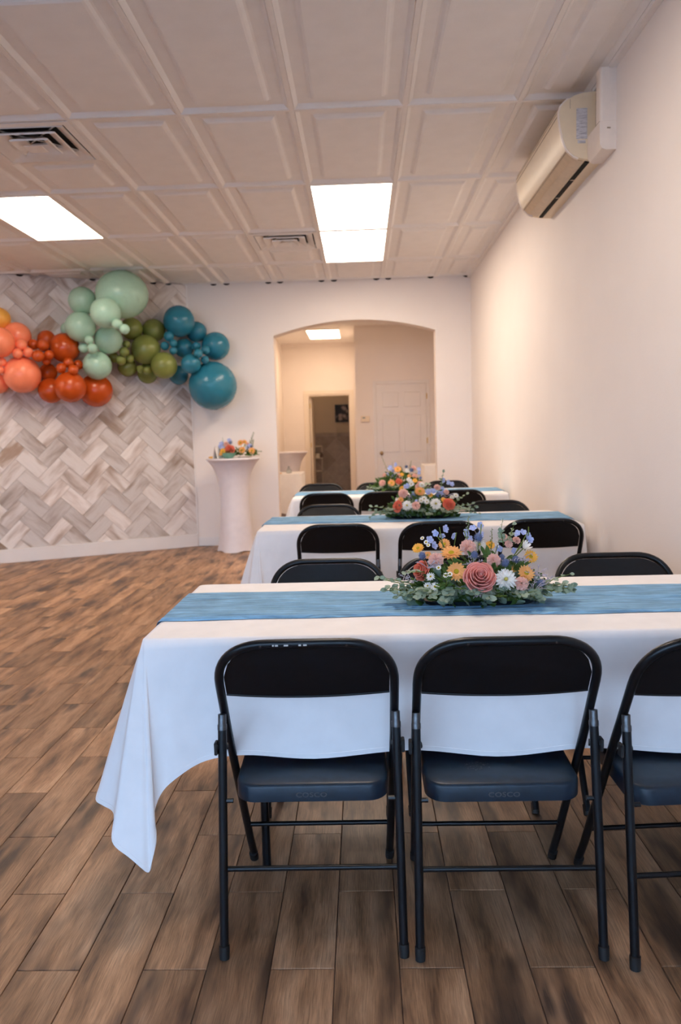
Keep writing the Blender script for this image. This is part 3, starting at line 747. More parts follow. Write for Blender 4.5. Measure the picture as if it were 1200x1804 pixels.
# ------------------------------------------------------------------ wall air conditioner and its pipe cover
AP = [(1.27, 2.962), (1.216, 2.964), (1.168, 2.960), (1.122, 2.948), (1.094, 2.933), (1.068, 2.912), (1.054, 2.896), (1.046, 2.868), (1.048, 2.841), (1.053, 2.806), (1.060, 2.774), (1.066, 2.742), (1.076, 2.713), (1.087, 2.690), (1.103, 2.672), (1.122, 2.656), (1.146, 2.645), (1.175, 2.638), (1.204, 2.633), (1.27, 2.630)]
AY0, AY1 = 4.08, 5.15
ac = thing('air_conditioner', 'ivory wall-mounted split air conditioner high on the right wall', 'air conditioner', (RX, AY0, 2.63))
def acp(mb): 
    mb.v = [(x-RX, y-AY0, z-2.63) for x, y, z in mb.v]; return mb
acp(MB().prism(AP, 'y', AY0, AY1)).obj('body', IVORY, ac, True, 25)
# glossy front shell, a little proud, between the end cheeks
gl = plain('glossy ivory shell', (0.80, 0.68, 0.51), 0.36, var=.02, spec=.35)
def shell(i0, i1, out, ya, yb):
    pts = AP[i0:i1+1]; c = (1.18, 2.79)
    o_ = []
    for x, z in pts:
        d = hypot(x-c[0], z-c[1]); o_.append((x+(x-c[0])/d*out, z+(z-c[1])/d*out))
    return MB().prism(o_+list(reversed(pts)), 'y', ya, yb)
acp(shell(4, 13, .006, AY0+.022, AY1-.022)).obj('front_shell', gl, ac, True, 25)
acp(shell(4, 16, .0075, AY0+.004, AY0+.020)).obj('end_cheek', WHITEP, ac, True, 25)
acp(shell(4, 16, .0075, AY1-.020, AY1-.004)).obj('end_cheek', WHITEP, ac, True, 25)
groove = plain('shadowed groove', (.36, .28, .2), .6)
for (i, t) in ((5, .3), (6, .2), (6, .9), (7, .6), (13, .3)):
    x = AP[i][0]+(AP[i+1][0]-AP[i][0])*t; z = AP[i][1]+(AP[i+1][1]-AP[i][1])*t; d = hypot(x-1.18, z-2.79)
    x += (x-1.18)/d*.006; z += (z-2.79)/d*.006
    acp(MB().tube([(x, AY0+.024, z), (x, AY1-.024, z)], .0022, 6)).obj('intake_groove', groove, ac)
tan = plain('tan louver plastic', (.62, .48, .33), .35)
acp(shell(13, 15, .004, AY0+.03, AY1-.03)).obj('louver_flap', tan, ac, True, 30)
acp(shell(15, 17, .003, AY0+.03, AY1-.03)).obj('louver_flap', tan, ac, True, 30)
acp(MB().box(1.186, 1.208, AY0+.03, AY1-.03, 2.628, 2.640)).obj('air_slot', DARK, ac)
for y in (AY0+.3, AY0+.62): acp(MB().box(1.186, 1.208, y, y+.008, 2.6265, 2.630)).obj('slot_rib', tan, ac)
acp(MB().box(1.1005, 1.1025, AY0-.0006, AY0+.002, 2.885, 2.930)).obj('end_slit', groove, ac)
acp(MB().box(1.2295, 1.2310, AY0-.0006, AY0+.002, 2.634, 2.955)).obj('end_seam', groove, ac)
def sticker():
    m, nt, b = nodes('printed rating label'); tc = N(nt, 'ShaderNodeTexCoord'); mp = N(nt, 'ShaderNodeMapping'); mp.inputs['Scale'].default_value = (70, 1, 900); L(nt, tc.outputs['Object'], mp.inputs['Vector'])
    nz = N(nt, 'ShaderNodeTexNoise'); nz.inputs['Scale'].default_value = .35; nz.inputs['Detail'].default_value = 2; L(nt, mp.outputs['Vector'], nz.inputs['Vector'])
    r = ramp(nt, [(.48, (.66, .63, .64)), (.60, (.40, .37, .39))]); L(nt, nz.outputs['Fac'], r.inputs['Fac']); L(nt, r.outputs['Color'], b.inputs['Base Color']); b.inputs['Roughness'].default_value = .5; return m
acp(MB().box(1.133, 1.188, AY0-.0010, AY0, 2.735, 2.885)).obj('rating_label', sticker(), ac)
acp(MB().box(1.140, 1.180, AY0-.0010, AY0, 2.714, 2.730)).obj('barcode_label', sticker(), ac)
pc = thing('pipe_cover', 'white pipe cover running from the ceiling to the air conditioner', 'pipe cover', (RX, 3.95, 2.61))
def rcol(x0, x1, y0, y1, z0, z1, r, zr):
    mb = MB(); poly = [(x1, y0), (x1, y1), (x0, y1), (x0, y0+r)]+[(x0+r-r*cos(a*pi/10), y0+r-r*sin(a*pi/10)) for a in range(1, 5)]+[(x0+r, y0)]
    return mb.prism(poly, 'z', z0, z1)
m = rcol(-.078, 0, -.065, -.004, .135, .385, .016, 0); m.obj('straight_channel', WHITEP, pc, True, 30)
prof = [(0, 0), (-.05, .0), (-.068, .008), (-.077, .024), (-.080, .05), (-.080, .133), (0, .133)]
el = MB().prism([(p[0], p[1]) for p in prof], 'y', -.070, .132); el.obj('elbow_cover', WHITEP, pc, True, 30)
MB().box(-.045, -.028, -.0715, -.069, .098, .104).obj('elbow_latch', groove, pc)
MB().box(-.0805, -.0, -.0665, -.002, .1315, .1345).obj('channel_joint', groove, pc)

# ------------------------------------------------------------------ balloon garland
BCOL = {'amber': (0.93, 0.46, 0.08), 'coral': (0.97, 0.27, 0.14), 'rust': (0.52, 0.075, 0.008), 'mint': (0.37, 0.59, 0.46), 'olive': (0.21, 0.245, 0.06), 'teal': (0.022, 0.19, 0.285)}
def balloon_mat(n, c):
    m = plain(n+' latex', c, .26, var=.03, scale=8, spec=.45); b = m.node_tree.nodes['Principled BSDF']; return m
BMAT = {k: balloon_mat(k, c) for k, c in BCOL.items()}
def balloon_mesh(mat):
    prof = []
    n = 16
    for i in range(n+1):
        a = pi*i/n; z = -cos(a); r = sin(a)*(1-.07*max(0, -z)**1.5)
        prof.append((max(r, .0), z if z > -.9 else z))
    prof = [(.05, -1.13), (.055, -1.10), (.03, -1.08), (.04, -1.03)]+prof[1:-1]+[(.001, 1.0)]
    return MB().lathe(prof, 26).mesh('balloon', mat, True)
bme = {k: balloon_mesh(m) for k, m in BMAT.items()}
BALLOONS = [
("amber",-3.666,7.784,2.530,0.116,"amber balloon at the left edge of the garland"),
("coral",-3.499,7.803,2.356,0.139,"mid-sized coral balloon, upper right of the coral cluster"),
("coral",-3.711,7.777,1.879,0.099,"coral balloon cut by the left photo edge below the others"),
("rust",-3.279,8.005,2.340,0.095,"rust balloon half hidden at the top of the rust cluster"),
("rust",-3.335,7.803,2.266,0.055,"small rust balloon beside the coral cluster"),
("rust",-3.283,8.002,1.999,0.093,"rust balloon tucked between two trios of small ones"),
("rust",-3.237,7.931,1.804,0.131,"rust balloon at the bottom left of the rust cluster"),
("rust",-2.835,8.138,1.804,0.176,"large rust balloon at the bottom right of the rust cluster"),
("mint",-2.423,7.901,2.753,0.262,"biggest mint green balloon touching the ceiling"),
("mint",-3.088,8.120,2.454,0.078,"mint balloon peeking out behind the leftmost mint one"),
("olive",-2.486,8.380,2.476,0.121,"olive balloon under the biggest mint balloon"),
("olive",-2.270,8.486,2.466,0.126,"olive balloon at the top right of the olive cluster"),
("olive",-2.357,8.457,1.995,0.113,"olive balloon peeking out at the very bottom of the olive cluster"),
("olive",-2.690,8.351,2.168,0.056,"small olive balloon hidden behind the lower mint balloons"),
("olive",-2.551,8.368,2.061,0.103,"olive balloon at the lower left of the olive cluster"),
("teal",-2.049,8.621,1.979,0.109,"teal balloon at the lower left of the teal cluster"),
("teal",-1.833,8.669,2.460,0.115,"teal balloon half hidden behind the topmost balloon of the teal cluster"),
("teal",-1.984,8.650,2.280,0.109,"teal balloon in the middle of the teal cluster"),
("coral",-3.574,7.552,2.266,0.152,"coral balloon at the left edge above the small coral ones"),
("rust",-3.071,7.950,2.240,0.154,"large rust balloon at the centre of the rust cluster"),
("mint",-2.845,7.921,2.707,0.143,"mint balloon at the upper left of the mint cluster"),
("mint",-2.859,7.856,2.435,0.154,"mint balloon at the left side of the mint cluster"),
("olive",-2.332,8.344,2.242,0.161,"largest olive balloon at the centre of the olive cluster"),
("olive",-2.121,8.272,2.058,0.144,"olive balloon at the lower right of the olive cluster"),
("teal",-1.978,8.454,2.550,0.172,"topmost balloon of the teal cluster"),
("teal",-1.617,8.629,2.289,0.158,"teal balloon at the right side above the giant teal one"),
("teal",-1.648,8.516,1.843,0.269,"giant teal balloon hanging at the right end of the garland"),
("coral",-3.452,7.753,1.961,0.186,"largest coral balloon at the bottom of the coral cluster"),
("rust",-2.988,7.819,1.826,0.158,"rust balloon at the bottom middle of the rust cluster"),
("mint",-2.512,7.621,2.530,0.152,"mint balloon overlapping the biggest mint balloon"),
("mint",-2.633,8.028,2.317,0.146,"mint balloon in the middle right of the mint cluster"),
("mint",-2.745,7.969,2.051,0.148,"lowest mint balloon, above the large rust balloon"),
("teal",-1.833,8.299,2.070,0.108,"small round teal balloon left of the giant teal one"),
("coral",-3.591,7.620,2.079,0.046,"small coral balloon at the left photo edge"),
("coral",-3.604,7.597,1.999,0.040,"lowest small coral balloon cut by the left photo edge"),
("coral",-3.406,7.671,2.249,0.060,"small coral balloon, topmost of its trio"),
("coral",-3.424,7.619,2.158,0.051,"small coral balloon, lower left of its trio"),
("coral",-3.335,7.668,2.172,0.051,"small coral balloon, rightmost of its trio"),
("rust",-3.210,7.799,2.095,0.044,"small rust balloon, lowest of the left bunch"),
("rust",-3.227,7.782,2.254,0.061,"small rust balloon, topmost of the left bunch"),
("rust",-3.235,7.660,2.134,0.060,"small rust balloon, leftmost of the left bunch"),
("rust",-3.160,7.746,2.148,0.050,"small rust balloon, right one of the left bunch"),
("rust",-3.004,7.852,2.077,0.053,"small rust balloon, topmost of the lower bunch"),
("rust",-2.936,7.942,2.060,0.050,"small rust balloon, rightmost of the lower bunch"),
("rust",-3.059,7.792,2.018,0.052,"small rust balloon, leftmost of the lower bunch"),
("rust",-2.912,7.728,1.991,0.052,"small rust balloon, lowest of the lower bunch"),
("mint",-2.749,7.779,2.290,0.046,"small mint balloon, top of the left trio"),
("mint",-2.870,7.938,2.232,0.053,"small mint balloon, leftmost of the left trio"),
("mint",-2.717,7.772,2.203,0.052,"small mint balloon, right one of the left trio"),
("mint",-2.377,7.545,2.404,0.053,"small mint balloon, left one of the upper pair"),
("mint",-2.300,7.522,2.350,0.050,"small mint balloon, right one of the upper pair"),
("olive",-2.488,8.170,2.283,0.042,"small olive balloon, topmost of its column"),
("olive",-2.548,8.141,2.119,0.055,"small olive balloon, lowest left of its column"),
("olive",-2.462,8.182,2.133,0.045,"small olive balloon, lower right of its column"),
("olive",-2.495,8.104,2.197,0.053,"small olive balloon in the middle of its column"),
("olive",-2.371,8.229,2.026,0.040,"small olive balloon, left one of the bottom pair"),
("olive",-2.296,8.215,2.010,0.042,"small olive balloon, right one of the bottom pair"),
("teal",-2.074,8.355,2.378,0.056,"small teal balloon, topmost of the left bunch"),
("teal",-2.123,8.355,2.276,0.048,"small teal balloon, leftmost of the left bunch"),
("teal",-2.023,8.333,2.301,0.043,"small teal balloon, upper right of the left bunch"),
("teal",-2.024,8.320,2.219,0.043,"small teal balloon, lowest of the left bunch"),
("teal",-1.812,8.518,2.282,0.049,"small teal balloon, topmost of the right bunch"),
("teal",-1.699,8.452,2.230,0.050,"small teal balloon, rightmost of the right bunch"),
("teal",-1.736,8.239,2.171,0.049,"small teal balloon, left one of the right bunch"),
("teal",-1.689,8.347,2.113,0.045,"small teal balloon, lowest of the right bunch"),
]
brn = random.Random(11)
nwall = Matrix.Rotation(ang, 3, 'Z')@Vector((0, -1, 0))
for col, x, y, z, r, lab in BALLOONS:
    d = Vector((nwall.x+brn.uniform(-.25, .25), nwall.y+brn.uniform(-.2, .2), brn.uniform(-.3, .3)))
    o = link('balloon', bme[col], None, (x, y, z), aim(d), (r, r, r*brn.uniform(.97, 1.05)))
    if lab.startswith('biggest'): o.rotation_euler = aim((nwall.x, nwall.y, 0)); o.scale = (r*1.02, r*.93, r*.97)
    tag(o, lab, 'balloon', col+' balloons of the garland')

# ------------------------------------------------------------------ flowers
def pet(name, c1, c2=None, rough=.6, sc=18, tl=.35):
    m = plain(name, c1, rough, var=.10, scale=sc, spec=.2); nt = m.node_tree; b = nt.nodes['Principled BSDF']; out = nt.nodes['Material Output']
    tr = N(nt, 'ShaderNodeBsdfTranslucent'); L(nt, b.inputs['Base Color'].links[0].from_socket, tr.inputs['Color'])
    mx = N(nt, 'ShaderNodeMixShader'); mx.inputs[0].default_value = tl; L(nt, b.outputs[0], mx.inputs[1]); L(nt, tr.outputs[0], mx.inputs[2]); L(nt, mx.outputs[0], out.inputs['Surface'])
    return m
FM = {'rose': pet('dusty pink petal', (.85, .38, .33), None), 'coral': pet('coral petal', (.86, .25, .16), None), 'orange': pet('peach orange petal', (.97, .53, .20), None), 'yellow': pet('golden orange petal', (.95, .55, .11), None),
      'pink': pet('soft pink petal', (.98, .64, .55), None), 'white': pet('white petal', (.96, .95, .90), None), 'blue': pet('pale blue petal', (.52, .60, .90), None), 'lav': pet('pale lavender petal', (.55, .55, .70), None),
      'thistle': pet('blue grey thistle', (.20, .25, .42), None, .8), 'centre': pet('yellow green centre', (.55, .42, .03), None, .9, 200), 'leaf': pet('grey green leaf', (.26, .36, .28), None), 'leaf2': pet('pale sage leaf', (.40, .48, .36), None),
      'green': pet('fresh green leaf', (.11, .20, .055), None), 'stem': pet('green stem', (.20, .27, .07), None), 'twig': pet('lilac grey twig', (.62, .57, .64), None), 'tray': plain('black plastic tray', (.008, .008, .009), .3)}
FR = random.Random(5)
def petal_ring(mb, n, r0, r1, w, z0, rise, curl, ph=0, tip=.35, nu=3, nv=4, jit=.0):
    for k in range(n):
        a = 2*pi*k/n+ph+FR.uniform(-jit, jit); ca, sa = cos(a), sin(a); rr = r1*(1+FR.uniform(-jit, jit))
        def fn(u, v):
            t = 2*u-1; wid = w*(sin(pi*min(1, .18+v*(1-tip*.5)))**.7 if v < .999 else tip*.5)
            r = r0+(rr-r0)*v; x = r; y = t*wid; z = z0+rise*v**1.3+curl*(t*t)*v-.02*rr*v*v
            return (x*ca-y*sa, x*sa+y*ca, z)
        mb.grid(fn, nu, nv)
def unit_mesh(kind):
    """flower of radius 1 facing +Z: list of (part name, mesh)"""
    out = []
    if kind in ('gerbera', 'gerbera_yellow', 'gerbera_side'):
        mt = FM['yellow'] if kind == 'gerbera_yellow' else FM['orange']
        m = MB(); petal_ring(m, 16, .15, 1.0, .17, .0, .10, .05, 0, .5, jit=.05); petal_ring(m, 14, .12, .86, .16, .06, .16, .05, .2, .5, jit=.05); petal_ring(m, 10, .12, .55, .13, .10, .18, .04, .1, .5, jit=.08)
        out.append((None, m.mesh('gerbera', mt, True)))
        c = MB().lathe([(.30, -.05), (.30, .10), (.24, .17), (.12, .20), (.01, .19)], 14); out.append(('flower_centre', c.mesh('flower_centre', FM['centre'], True)))
        out.append(('stem', MB().tube([(0, 0, -.02), (0, 0, -1.6)], .07, 6).mesh('stem', FM['stem'])))
    elif kind == 'mum':
        m = MB()
        for i, (n, r, rise) in enumerate(((18, 1.0, .05), (16, .9, .22), (13, .72, .36), (10, .5, .42), (7, .3, .4))): petal_ring(m, n, .08, r, .125, .02*i, rise, .12, i*.3, .6, jit=.06)
        out.append((None, m.mesh('chrysanthemum', FM['white'], True)))
        out.append(('flower_centre', MB().lathe([(.16, .05), (.15, .36), (.08, .42), (.01, .42)], 10).mesh('flower_centre', pet('pale yellow centre', (.72, .62, .16), None), True)))
        out.append(('stem', MB().tube([(0, 0, 0), (0, 0, -1.4)], .06, 6).mesh('stem', FM['stem'])))
    elif kind == 'aster':
        m = MB(); petal_ring(m, 14, .1, 1.0, .14, 0, .15, .05, 0, .5, jit=.12); petal_ring(m, 9, .1, .7, .13, .1, .35, .05, .3, .5, jit=.12); out.append((None, m.mesh('aster', FM['white'], True)))
        out.append(('flower_centre', MB().lathe([(.2, .0), (.2, .2), (.1, .27), (.01, .27)], 9).mesh('flower_centre', FM['centre'], True)))
    elif kind == 'chamomile':
        m = MB(); petal_ring(m, 9, .2, 1.0, .24, 0, .1, .0, 0, .7, 2, 3); out.append((None, m.mesh('chamomile', FM['white'], True)))
        out.append(('flower_centre', MB().lathe([(.42, .0), (.4, .2), (.2, .36), (.01, .38)], 9).mesh('flower_centre', FM['centre'], True)))
    elif kind == 'carnation':
        m = MB()
        for i, (n, r, rise, cu) in enumerate(((8, 1.0, .15, .1), (8, .92, .42, .1), (7, .78, .62, .1), (6, .55, .78, .08), (4, .3, .85, .05))):
            for k in range(n):
                a = 2*pi*k/n+i*.5+FR.uniform(-.1, .1); ca, sa = cos(a), sin(a)
                def fn(u, v, r=r, rise=rise, ca=ca, sa=sa, k=k):
                    t = 2*u-1; x = r*v; y = t*.52*r*(.35+.65*v); z = rise*v**.9-.25*v*v+.20*v*v*sin(u*13+k*2)+.07*v*sin(u*27)
                    return (x*ca-y*sa, x*sa+y*ca, z-.25)
                m.grid(fn, 10, 4)
        out.append((None, m.mesh('carnation', FM['pink'], True)))
        out.append(('calyx', MB().tube([(0, 0, -.3), (0, 0, -.6), (0, 0, -1.0), (0, 0, -2.0)], [.25, .3, .12, .06], 8).mesh('calyx', FM['green'], True)))
    elif kind in ('rose', 'rose_coral'):
        mt = FM['rose'] if kind == 'rose' else FM['coral']
        layers = ((3, .15, .72, .10), (3, .27, .74, .16), (4, .42, .68, .22), (5, .58, .56, .26), (5, .75, .38, .28), (6, .90, .14, .30))
        core = MB().lathe([(.05, -.5), (.12, 0), (.12, .5), (.07, .66), (.02, .60)], 10); out.append((None, core.mesh('rose', mt, True)))
        for i, (n, R, top, flare) in enumerate(layers):
            for k in range(n):
                a0 = 2*pi*k/n+i*.72; span = 2*pi/n*.72; tl_ = FR.uniform(-.05, .05)
                def fn(u, v, R=R, top=top, flare=flare, a0=a0, span=span, tl_=tl_):
                    t = 2*u-1; a = a0+t*span*(.6+.4*sin(pi*min(1, .15+v*.7)))
                    r = R*(.45+.55*min(1, v/.5)**.7)*(1+.10*t)+flare*.55*max(0, v-.66)**1.2*3.0*(1-.35*t*t)
                    z = -.45+(top+.45+tl_)*min(1, v/.86)**.9-.16*abs(t)**2.5*v-.30*max(0, v-.80)*flare*4
                    return (r*cos(a), r*sin(a), z)
                m = MB().grid(fn, 8, 9); out.append(('petal', m.mesh('petal', mt, True)))
        out.append(('calyx', MB().tube([(0, 0, -.4), (0, 0, -.7), (0, 0, -1.8)], [.3, .12, .07], 8).mesh('calyx', FM['green'], True)))
    elif kind == 'thistle':
        m = MB(); n = 70; g = pi*(3-sqrt(5))
        m.lathe([(.1, -.8), (.62, -.5), (.78, 0), (.6, .5), (.3, .85), (.02, 1.0)], 10)
        for i in range(n):
            z = 1-1.7*i/n; r = sqrt(max(0, 1-z*z)); a = g*i; d = Vector((r*cos(a), r*sin(a), z)); o_ = d.orthogonal().normalized()*.09; p2 = d.cross(o_)
            b_ = d*.72; m.add([b_+o_, b_-o_*.5+p2*.8, b_-o_*.5-p2*.8, d*1.06+Vector((0, 0, .08))], [(0, 1, 3), (1, 2, 3), (2, 0, 3)])
        out.append((None, m.mesh('thistle', FM['thistle'])))
        m = MB()
        for k in range(11):
            a = 2*pi*k/11; ca, sa = cos(a), sin(a); m.add([(.4*ca-.13*-sa, .4*sa-.13*ca, -.75), (.4*ca+.13*-sa, .4*sa+.13*ca, -.75), (1.7*ca, 1.7*sa, -.35)], [(0, 1, 2)])
        out.append(('bract', m.mesh('bract', FM['thistle'])))
        out.append(('stem', MB().tube([(0, 0, -.7), (.1, 0, -3)], .09, 6).mesh('stem', FM['stem'])))
    elif kind == 'delph':
        m = MB(); petal_ring(m, 5, .08, 1.0, .42, 0, .28, .1, 0, .9, 4, 4, jit=.1); petal_ring(m, 3, .05, .5, .25, .1, .3, .1, .5, .9, 3, 3); out.append((None, m.mesh('delphinium', FM['blue'], True)))
        out.append(('flower_centre', MB().lathe([(.12, 0), (.14, .2), (.02, .28)], 8).mesh('flower_centre', FM['white'], True)))
    elif kind == 'bell':
        m = MB(); petal_ring(m, 7, .12, 1.0, .26, 0, 1.0, .1, 0, .4, 4, 5, jit=.08); petal_ring(m, 6, .1, .7, .22, 0, 1.1, .1, .4, .4, 4, 5, jit=.08); out.append((None, m.mesh('half_open_bloom', FM['white'], True)))
        out.append(('stem', MB().tube([(0, 0, .05), (0, 0, -2)], .09, 6).mesh('stem', FM['stem'])))
    return out
UM = {}
BASE = {'gerbera_yellow': 'gerbera', 'gerbera_side': 'gerbera', 'mum': 'chrysanthemum', 'rose_coral': 'rose', 'delph': 'delphinium', 'bell': 'half_open_bloom'}
LEAFM = {}
def leaf_mesh(mk, w=.42, point=0):
    key = (mk, w, point)
    if key not in LEAFM:
        def fn(u, v):
            t = 2*u-1; ww = w*sin(pi*(.06+.94*v)**(1.0 if not point else 1.3))**(.65 if not point else 1.0); return (t*ww, v, .10*t*t-.16*v*v+.05*v)
        LEAFM[key] = MB().grid(fn, 4, 5).mesh('leaf', FM[mk], True)
    return LEAFM[key]
def flower(parent, kind, x, y, z, r, sub=True, lean=None):
    if kind not in UM: UM[kind] = unit_mesh(kind)
    face = Vector((x*1.6+FR.uniform(-.15, .15), -.75+y*1.2, .55+FR.uniform(-.15, .2)))
    if kind == 'gerbera_side': face = Vector((-.1, -.55, .9))
    if kind in ('thistle',): face = Vector((x*2, -.35, .8))
    if kind == 'bell': face = Vector((.35, -.3, .45))
    if kind == 'rose': face = Vector((.02, -.80, .48))
    if kind == 'rose_coral' and x < -.1: face = Vector((-.75, -.55, .25))
    if kind == 'delph': face = Vector((FR.uniform(-.8, .8), -.6, FR.uniform(-.4, .6)))
    if lean: face = Vector(lean)
    root = None
    parts = UM[kind]
    for nm, me in parts:
        if nm is None: root = link(BASE.get(kind, kind), me, parent, (x, y, z), aim(face, FR.uniform(0, 6)), (r, r, r))
        elif sub: link(nm, me, root)
    return root
def sprig(parent, p0, dirv, length, nleaf, size, mk, name='eucalyptus_sprig', split=True, droop=.4, w=.42, point=0):
    """stem with paired leaves"""
    p = Vector((0, 0, 0)); d = Vector(dirv).normalized(); pts = [p.copy()]; st = length/nleaf
    for i in range(nleaf):
        p = p+d*st; pts.append(p.copy()); d = (d+Vector((FR.uniform(-.15, .15), FR.uniform(-.15, .15), -droop*st*6+FR.uniform(-.1, .1)))).normalized()
    s = link(name, MB().tube(pts, [.0016]*(len(pts)-1)+[.0006], 5).mesh(name, FM['stem'], True), parent, p0)
    lm = leaf_mesh(mk, w, point); jm = MB()
    for i in range(1, len(pts)):
        dd = (pts[i]-pts[i-1]).normalized(); sd = dd.cross(Vector((0, 0, 1)));
        if sd.length < .1: sd = Vector((1, 0, 0))
        sd.normalize()
        for sgn in ((-1, 1) if i < len(pts)-1 else (-1, 1, 0)):
            ld = (sd*sgn*1.0+dd*(.55 if sgn else 1.2)+Vector((0, 0, FR.uniform(-.35, .45)))).normalized()
            nrm = Vector((FR.uniform(-.5, .5), -.7+FR.uniform(-.5, .5), .75)); nrm = (nrm-ld*nrm.dot(ld)).normalized(); xx = ld.cross(nrm)
            sz = size*FR.uniform(.75, 1.15)*(1-.45*i/len(pts))
            M = Matrix(((xx.x, ld.x, nrm.x, pts[i].x), (xx.y, ld.y, nrm.y, pts[i].y), (xx.z, ld.z, nrm.z, pts[i].z), (0, 0, 0, 1)))@Matrix.Diagonal((sz, sz, sz, 1))
            if split:
                o = link('leaf', lm, s); o.matrix_local = M
            else: jm.add([M@v.co for v in lm.vertices], [tuple(q.vertices) for q in lm.polygons])
    if not split and jm.v: link('leaves', jm.mesh('leaves', FM[mk], True), s)
    return s
def spike(parent, p0, p1, n, size, mk, name):
    """upright stalk of tiny buds"""
    a, b = Vector(p0), Vector(p1); mb = MB().tube([a-a, (b-a)*.5+Vector((.003, 0, 0)), b-a], [.0014, .0012, .0006], 5); bb = MB()
    s = link(name, mb.mesh(name, FM['stem'], True), parent, a)
    for i in range(n):
        t = .25+.75*i/n; c = (b-a)*t; r = size*(1.15-.6*t); an = i*2.4; c = c+Vector((cos(an)*r*1.2, sin(an)*r*1.2, 0))
        bb.lathe([(.1*r, -r*.7), (r*.55, -r*.2), (r*.5, r*.4), (r*.05, r*.8)], 6, tuple(c))
    link('bud', bb.mesh('bud', FM[mk], True), s); return s
def twigs(parent, p0, n, L_, seed, up=.5):
    r = random.Random(seed); mb = MB()
    for i in range(n):
        d = Vector((r.uniform(-1, 1), r.uniform(-.8, .3), r.uniform(-.1, 1)*up+.1)).normalized(); e = d*L_*r.uniform(.5, 1); m_ = d*L_*.5*r.uniform(.5, 1)+Vector((r.uniform(-.004, .004), 0, .004))
        mb.tube([(0, 0, 0), m_, e], [.0011, .0010, .0006], 4, False)
        for k in range(4):
            q = m_.lerp(e, k/3); f_ = Vector((r.uniform(-1, 1), r.uniform(-1, 1), r.uniform(-1, 1))).normalized()*.0075; mb.tube([q, q+f_], [.0015, .0009], 4, True)
    return link('statice_twig', mb.mesh('statice_twig', FM['twig']), parent, p0)
def mound(parent, hx, hy, hz, n, size, seed, mk='green', lw=.22):
    """inner greenery filling the arrangement: narrow leaves nobody could count"""
    r = random.Random(seed); mb = MB(); lm = leaf_mesh(mk, lw, 1)
    for i in range(n):
        a = r.uniform(0, 2*pi); rad = sqrt(r.random()); x = hx*rad*cos(a); y = hy*rad*sin(a); z = hz*sqrt(max(0, 1-rad*rad))*r.uniform(.15, .95)
        ld = Vector((x/hx+r.uniform(-.5, .5), y/hy-.2+r.uniform(-.5, .5), .5+r.uniform(-.4, .5))).normalized(); nrm = ld.orthogonal().normalized(); xx = ld.cross(nrm); s = size*r.uniform(.6, 1.3)
        M = Matrix(((xx.x, ld.x, nrm.x, x), (xx.y, ld.y, nrm.y, y), (xx.z, ld.z, nrm.z, z), (0, 0, 0, 1)))@Matrix.Diagonal((s, s, s, 1))
        mb.add([M@v.co for v in lm.vertices], [tuple(q.vertices) for q in lm.polygons])
    o = link('filler_greenery', mb.mesh('filler_greenery', FM[mk], True), parent); o['kind'] = 'stuff'
    return o
def tray(parent, hx, hy):
    def ring(f, z): return [(hx*f*abs(cos(a))**.6*(1 if cos(a) > 0 else -1), hy*f*abs(sin(a))**.6*(1 if sin(a) > 0 else -1), z) for a in [2*pi*k/28 for k in range(28)]]
    rs = [ring(.86, 0), ring(1.0, .016), ring(1.02, .018), ring(.98, .017), ring(.84, .004)]; mb = MB(); vs = sum(rs, []); n = 28
    fs = [(i*n+k, i*n+(k+1) % n, (i+1)*n+(k+1) % n, (i+1)*n+k) for i in range(4) for k in range(n)]+[tuple(reversed(range(n))), tuple(4*n+k for k in range(n))]
    mb.add(vs, fs); mb.obj('tray', FM['tray'], parent, True, 40)
    f = MB().box(-hx*.72, hx*.72, -hy*.6, hy*.6, .004, .05, .01).obj('floral_foam', FM['green'], parent)
